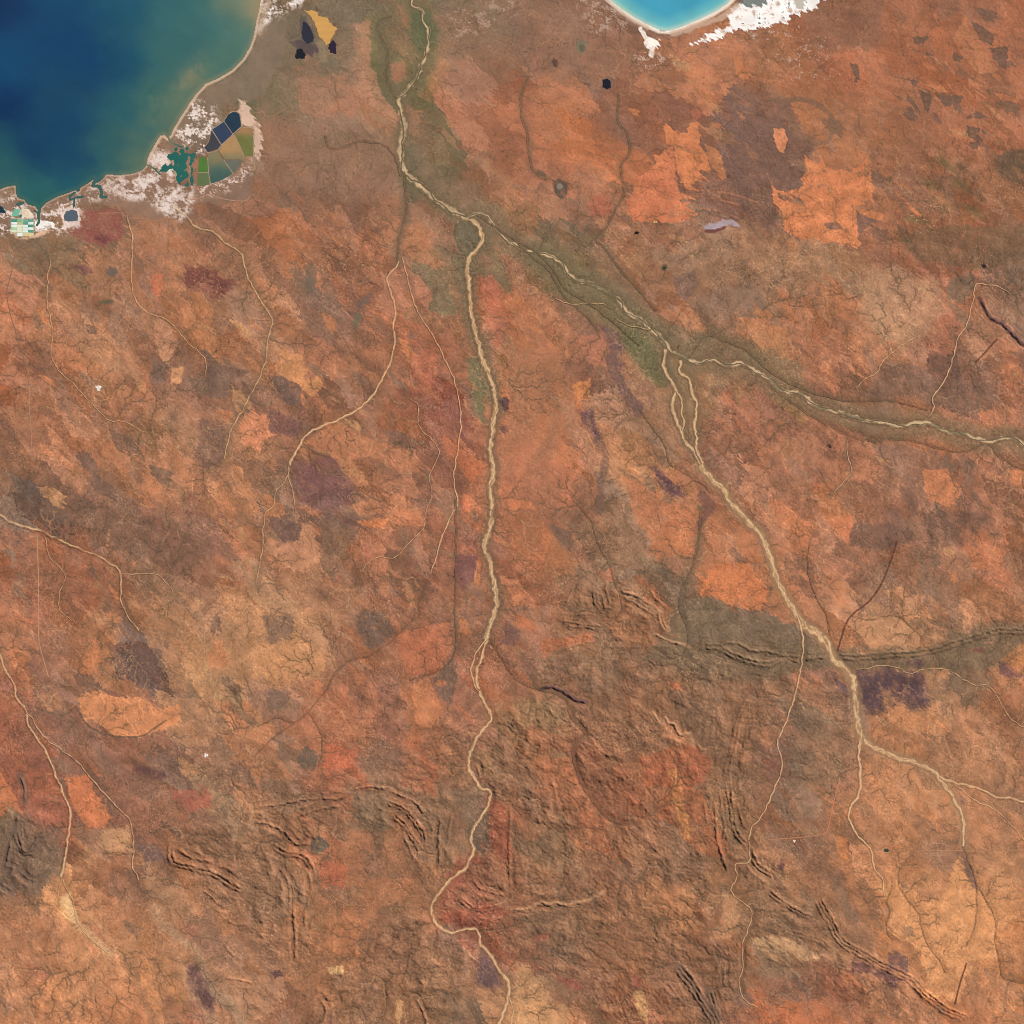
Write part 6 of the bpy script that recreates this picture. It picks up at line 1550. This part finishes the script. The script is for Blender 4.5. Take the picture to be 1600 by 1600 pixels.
for b in ([(35.3,342),(35.3,369.5)], [(17,342.2),(17,364)], [(52.9,341),(52.9,370)], [(17,342),(53,341)]):
    strip('bank', b, 0.7, 0.010, (214, 196, 164), M_SALT, cry, origin=o1, hgt=0.003)

# ------------------------------------------------------------------ river beds: ribbons of sand, bars, pools and tree lines
NL = 15
for name, pts, w0, w1, style, lab in RIVERS:
    p = smooth(pts, 1.3)
    seed = int(pts[0][0] + pts[0][1]) % 97
    d = np.gradient(p, axis=0)
    d /= np.hypot(d[:, 0], d[:, 1])[:, None] + 1e-9
    nrm = np.stack([-d[:, 1], d[:, 0]], -1)
    s = np.concatenate([[0], np.cumsum(np.hypot(*np.diff(p, axis=0).T))])
    L = s[-1]
    z0 = np.zeros_like(s)
    ease = np.clip(np.minimum(s, L - s) / 6, 0, 1)
    p = p + nrm * ((1.6 * perlin(s / 16, z0, seed) + 0.9 * perlin(s / 6.5, z0, seed + 3)) * ease)[:, None]
    w = (w0 + (w1 - w0) * s / L) * (0.84 if style == 'smooth' else 0.92) * (1.0 + (0.34 if style != 'smooth' else 0.24) * perlin(s / 16, z0, seed + 5))
    vv = np.linspace(-1, 1, NL)
    pos = p[:, None, :] + nrm[:, None, :] * (vv[None, :, None] * (w * 0.5 * 1.7)[:, None, None])
    sx = pos[..., 0]
    sy = pos[..., 1]
    Vn, Sn = np.meshgrid(vv * 1.7, s)
    side = np.sign(Vn)
    edge = 1.0 + 0.55 * perlin(Sn / 9, side * 3.7, seed + 41) + 0.35 * perlin(Sn / 3.6, side * 5.1, seed + 43)
    ground = samp(COL, sx, sy)
    sandc = {'smooth': (230, 186, 138), 'braid': (232, 190, 142), 'mix': (212, 178, 138), 'dark': (104, 88, 66)}[style]
    sand = np.array(sandc, F) * (1 + 0.07 * perlin(Sn / 5, Vn * 1.5, seed + 7))[..., None]
    wide = np.clip((w - 3.5) / 4, 0, 1)[:, None]
    cov = sstep(edge, edge - 0.5, np.abs(Vn)) * sstep(1.7, 1.35, np.abs(Vn))
    c = sand
    if style in ('smooth', 'braid'):
        cen = 0.42 * np.sin(Sn / 11 + 1.8 * perlin(Sn / 17, Sn * 0, seed + 25))
        th = sstep(0.62, 0.28, np.abs(Vn - cen))
        th2 = sstep(0.30, 0.12, np.abs(Vn + 1.1 * cen - 0.15)) * 0.8
        wash = (0.6 if style == 'smooth' else 0.8)
        cov = cov * np.maximum(np.maximum(th, th2), wash)
        c = c * (1 + 0.10 * perlin(Sn / 9, Vn * 0.7, seed + 27))[..., None]
    if style == 'braid':
        isl = np.zeros(Vn.shape)
        strand = np.full(Vn.shape, 9.0)
        for k in range(4):
            cen = 0.72 * np.sin(Sn / (9 + 3.1 * k) + k * 1.9 + 1.3 * perlin(Sn / 21, Sn * 0 + k, seed))
            strand = np.minimum(strand, np.abs(Vn - cen))
        isl = sstep(0.10, 0.30, strand) * wide * (1.3 if w0 > 9 else 1.0)
        c = sand * (1 - 0.6 * isl[..., None]) + 0.6 * isl[..., None] * np.array((156, 118, 84), F)
        lnk = sstep(0.14, 0.02, np.abs(Vn - 0.6 * np.sin(Sn / 14 + seed))) * 0.35 * wide
        c = c * (1 - lnk[..., None]) + lnk[..., None] * np.array((112, 90, 64), F)
    elif style == 'mix':
        cen = 0.62 * np.sin(Sn / 15 + 1.6 * perlin(Sn / 26, Sn * 0, seed))
        thal = sstep(0.34, 0.12, np.abs(Vn - cen))
        c = c * (1 - 0.9 * thal[..., None]) + 0.9 * thal[..., None] * np.array((80, 74, 56), F)
        veg = sstep(-0.15, 0.25, perlin(Sn / 19, Vn * 0.5, seed + 13)) * 0.6 * (1 if w1 < 9 else 0.4)
        c = c * (1 - veg[..., None]) + veg[..., None] * np.array((98, 88, 66), F)
    elif style == 'dark':
        gap = sstep(0.05, 0.4, perlin(Sn / 9, Vn * 0.5, seed + 15))
        c = c * (1 - 0.35 * gap[..., None]) + 0.35 * gap[..., None] * np.array((160, 124, 92), F)
        cov = cov * (0.58 + 0.5 * perlin(Sn / 8, Vn * 0, seed + 17))
    else:
        bar = sstep(0.1, 0.4, perlin(Sn / 8, Vn * 1.2, seed + 19)) * 0.22
        c = c * (1 - bar[..., None]) + bar[..., None] * np.array((168, 130, 90), F)
        if w1 < 2.7:
            cov = cov * np.clip(0.85 + 0.6 * perlin(Sn / 10, Vn * 0, seed + 21), 0.35, 1)
    if w1 > 3.4:
        tl = sstep(0.30, 0.08, np.abs(np.abs(Vn) - edge - 0.12)) * sstep(-0.1, 0.3, perlin(Sn / 9, side * 2.3, seed + 51)) * 0.55
        cov = np.maximum(cov, tl)
        c = c * (1 - tl[..., None]) + tl[..., None] * np.array((100, 84, 62), F)
    fade = np.clip(0.35 + np.clip(np.minimum(s, L - s) / 10, 0, 1) * 0.65, 0, 1)[:, None] if name == 'creek' else np.ones((len(s), 1))
    cov = (np.clip(cov, 0, 1) * fade)[..., None]
    c = ground * (1 - cov) + c * cov
    zz = samp(Z, sx, sy)
    zz = np.maximum(zz, 0.002) + 0.010 + 0.0006 * RIVERS.index(next(r for r in RIVERS if r[1] is pts))
    n = len(s)
    xyz = np.stack([(sx - 800) * 0.1, (800 - sy) * 0.1, zz], -1)
    a, b = np.meshgrid(np.arange(n - 1), np.arange(NL - 1), indexing='ij')
    q = (a * NL + b).ravel()
    f = np.stack([q, q + 1, q + NL + 1, q + NL], -1)
    mesh_obj(name, xyz.reshape(-1, 3), f, lin(np.clip(c, 0, 255)).reshape(-1, 3), M_SAND, None, lab, 'structure')

# ------------------------------------------------------------------ roads and the railway
ROADS = [('track', [(1312,1215),(1309,1228),(1301,1260),(1294,1292),(1290,1303)], (206,130,92), 'straight orange track running south-west from the sandy creek'),
         ('track', [(1382,1324),(1398,1323),(1412,1324)], (216,136,92), 'short bright orange airstrip beside the farm dam'),
         ('track', [(1430,1329),(1500,1329),(1560,1328),(1614,1329)], (184,132,98), 'thin straight track running east past the end of the braided river'),
         ('track', [(1290,1302),(1270,1306),(1240,1309),(1200,1312)], (188,130,96), 'thin track running west from the orange track end'),
         ('track', [(152,333),(175,333),(190,333),(200,340),(225,342),(248,345),(262,338)], (176,128,98), 'faint pale road along the top of the maroon field'),
         ('track', [(297,312),(310,310),(327,304),(340,308),(355,312),(382,314),(391,307)], (184,138,112), 'faint curved road south of the evaporation ponds'),
         ('railway', [(46,600),(46,640),(49,680),(50,715)], (178,132,104), 'short pale straight railway segment on dull scrub'),
         ('railway', [(58,836),(60,900),(60,960),(61,1000),(68,1030),(76,1058)], (196,148,112), 'thin pale railway running south from the golden sand river'),
         ('track', [(24,398),(17,430),(11,457),(15,485),(25,520),(36,555),(42,580),(46,602)], (150,112,88), 'dull fence-line track along a burnt edge')]
for name, pts, c, lab in ROADS:
    strip(name, pts, 1.5, 0.014, c, M_SAND, None, lab, 'structure')

# ------------------------------------------------------------------ small bright clearings with spoil heaps
def clearing(x, y, r, label, dark=False):
    o = empty('quarry', x, y, label, 'quarry')
    zb = float(samp(Z, x, y))
    k = np.linspace(0, 2 * math.pi, 13)[:-1]
    rr = r * (1 + 0.28 * np.sin(k * 3 + x) + 0.15 * np.sin(k * 5 + y))
    v = [((x + a * math.cos(t)) - x, -(a * math.sin(t)), None) for a, t in zip(rr, k)]
    pts = [(q[0] * 0.1, q[1] * 0.1, zb + 0.014) for q in v]
    mesh_obj('pad', pts + [(0, 0, zb + 0.016)], [(i, (i + 1) % 12, 12)[::-1] for i in range(12)], np.tile(lin((236, 220, 202)), (13, 1)), M_SALT, o)
    for dx, dy, hr in ((0.35, 0.2, 0.42), (-0.4, -0.15, 0.34)):
        cx, cy, R_ = dx * r * 0.1, dy * r * 0.1, hr * r * 0.1
        ring = [(cx + R_ * math.cos(t), cy + R_ * math.sin(t) * 0.8, zb + 0.015) for t in k]
        top = [(cx + R_ * .35 * math.cos(t), cy + R_ * .3 * math.sin(t), zb + 0.015 + R_ * 0.35) for t in k]
        f = [(i, (i + 1) % 12, 12 + (i + 1) % 12) for i in range(12)] + [(i, 12 + (i + 1) % 12, 12 + i) for i in range(12)] + [(12 + i, 12 + (i + 1) % 12, 24) for i in range(12)]
        mesh_obj('spoil_heap', ring + top + [(cx, cy, zb + 0.016 + R_ * 0.36)], f, np.tile(lin((246, 238, 226)), (25, 1)), M_SALT, o)
    return o


clearing(154, 606, 4.4, 'small white quarry clearing east of the fine pale creek')
clearing(322, 1180, 3.2, 'tiny white quarry clearing beside dark branching creeks')
clearing(1241, 1314, 2.0, 'tiny white spot of cleared ground beside a thin track')
print('pieces', len(PIECES))
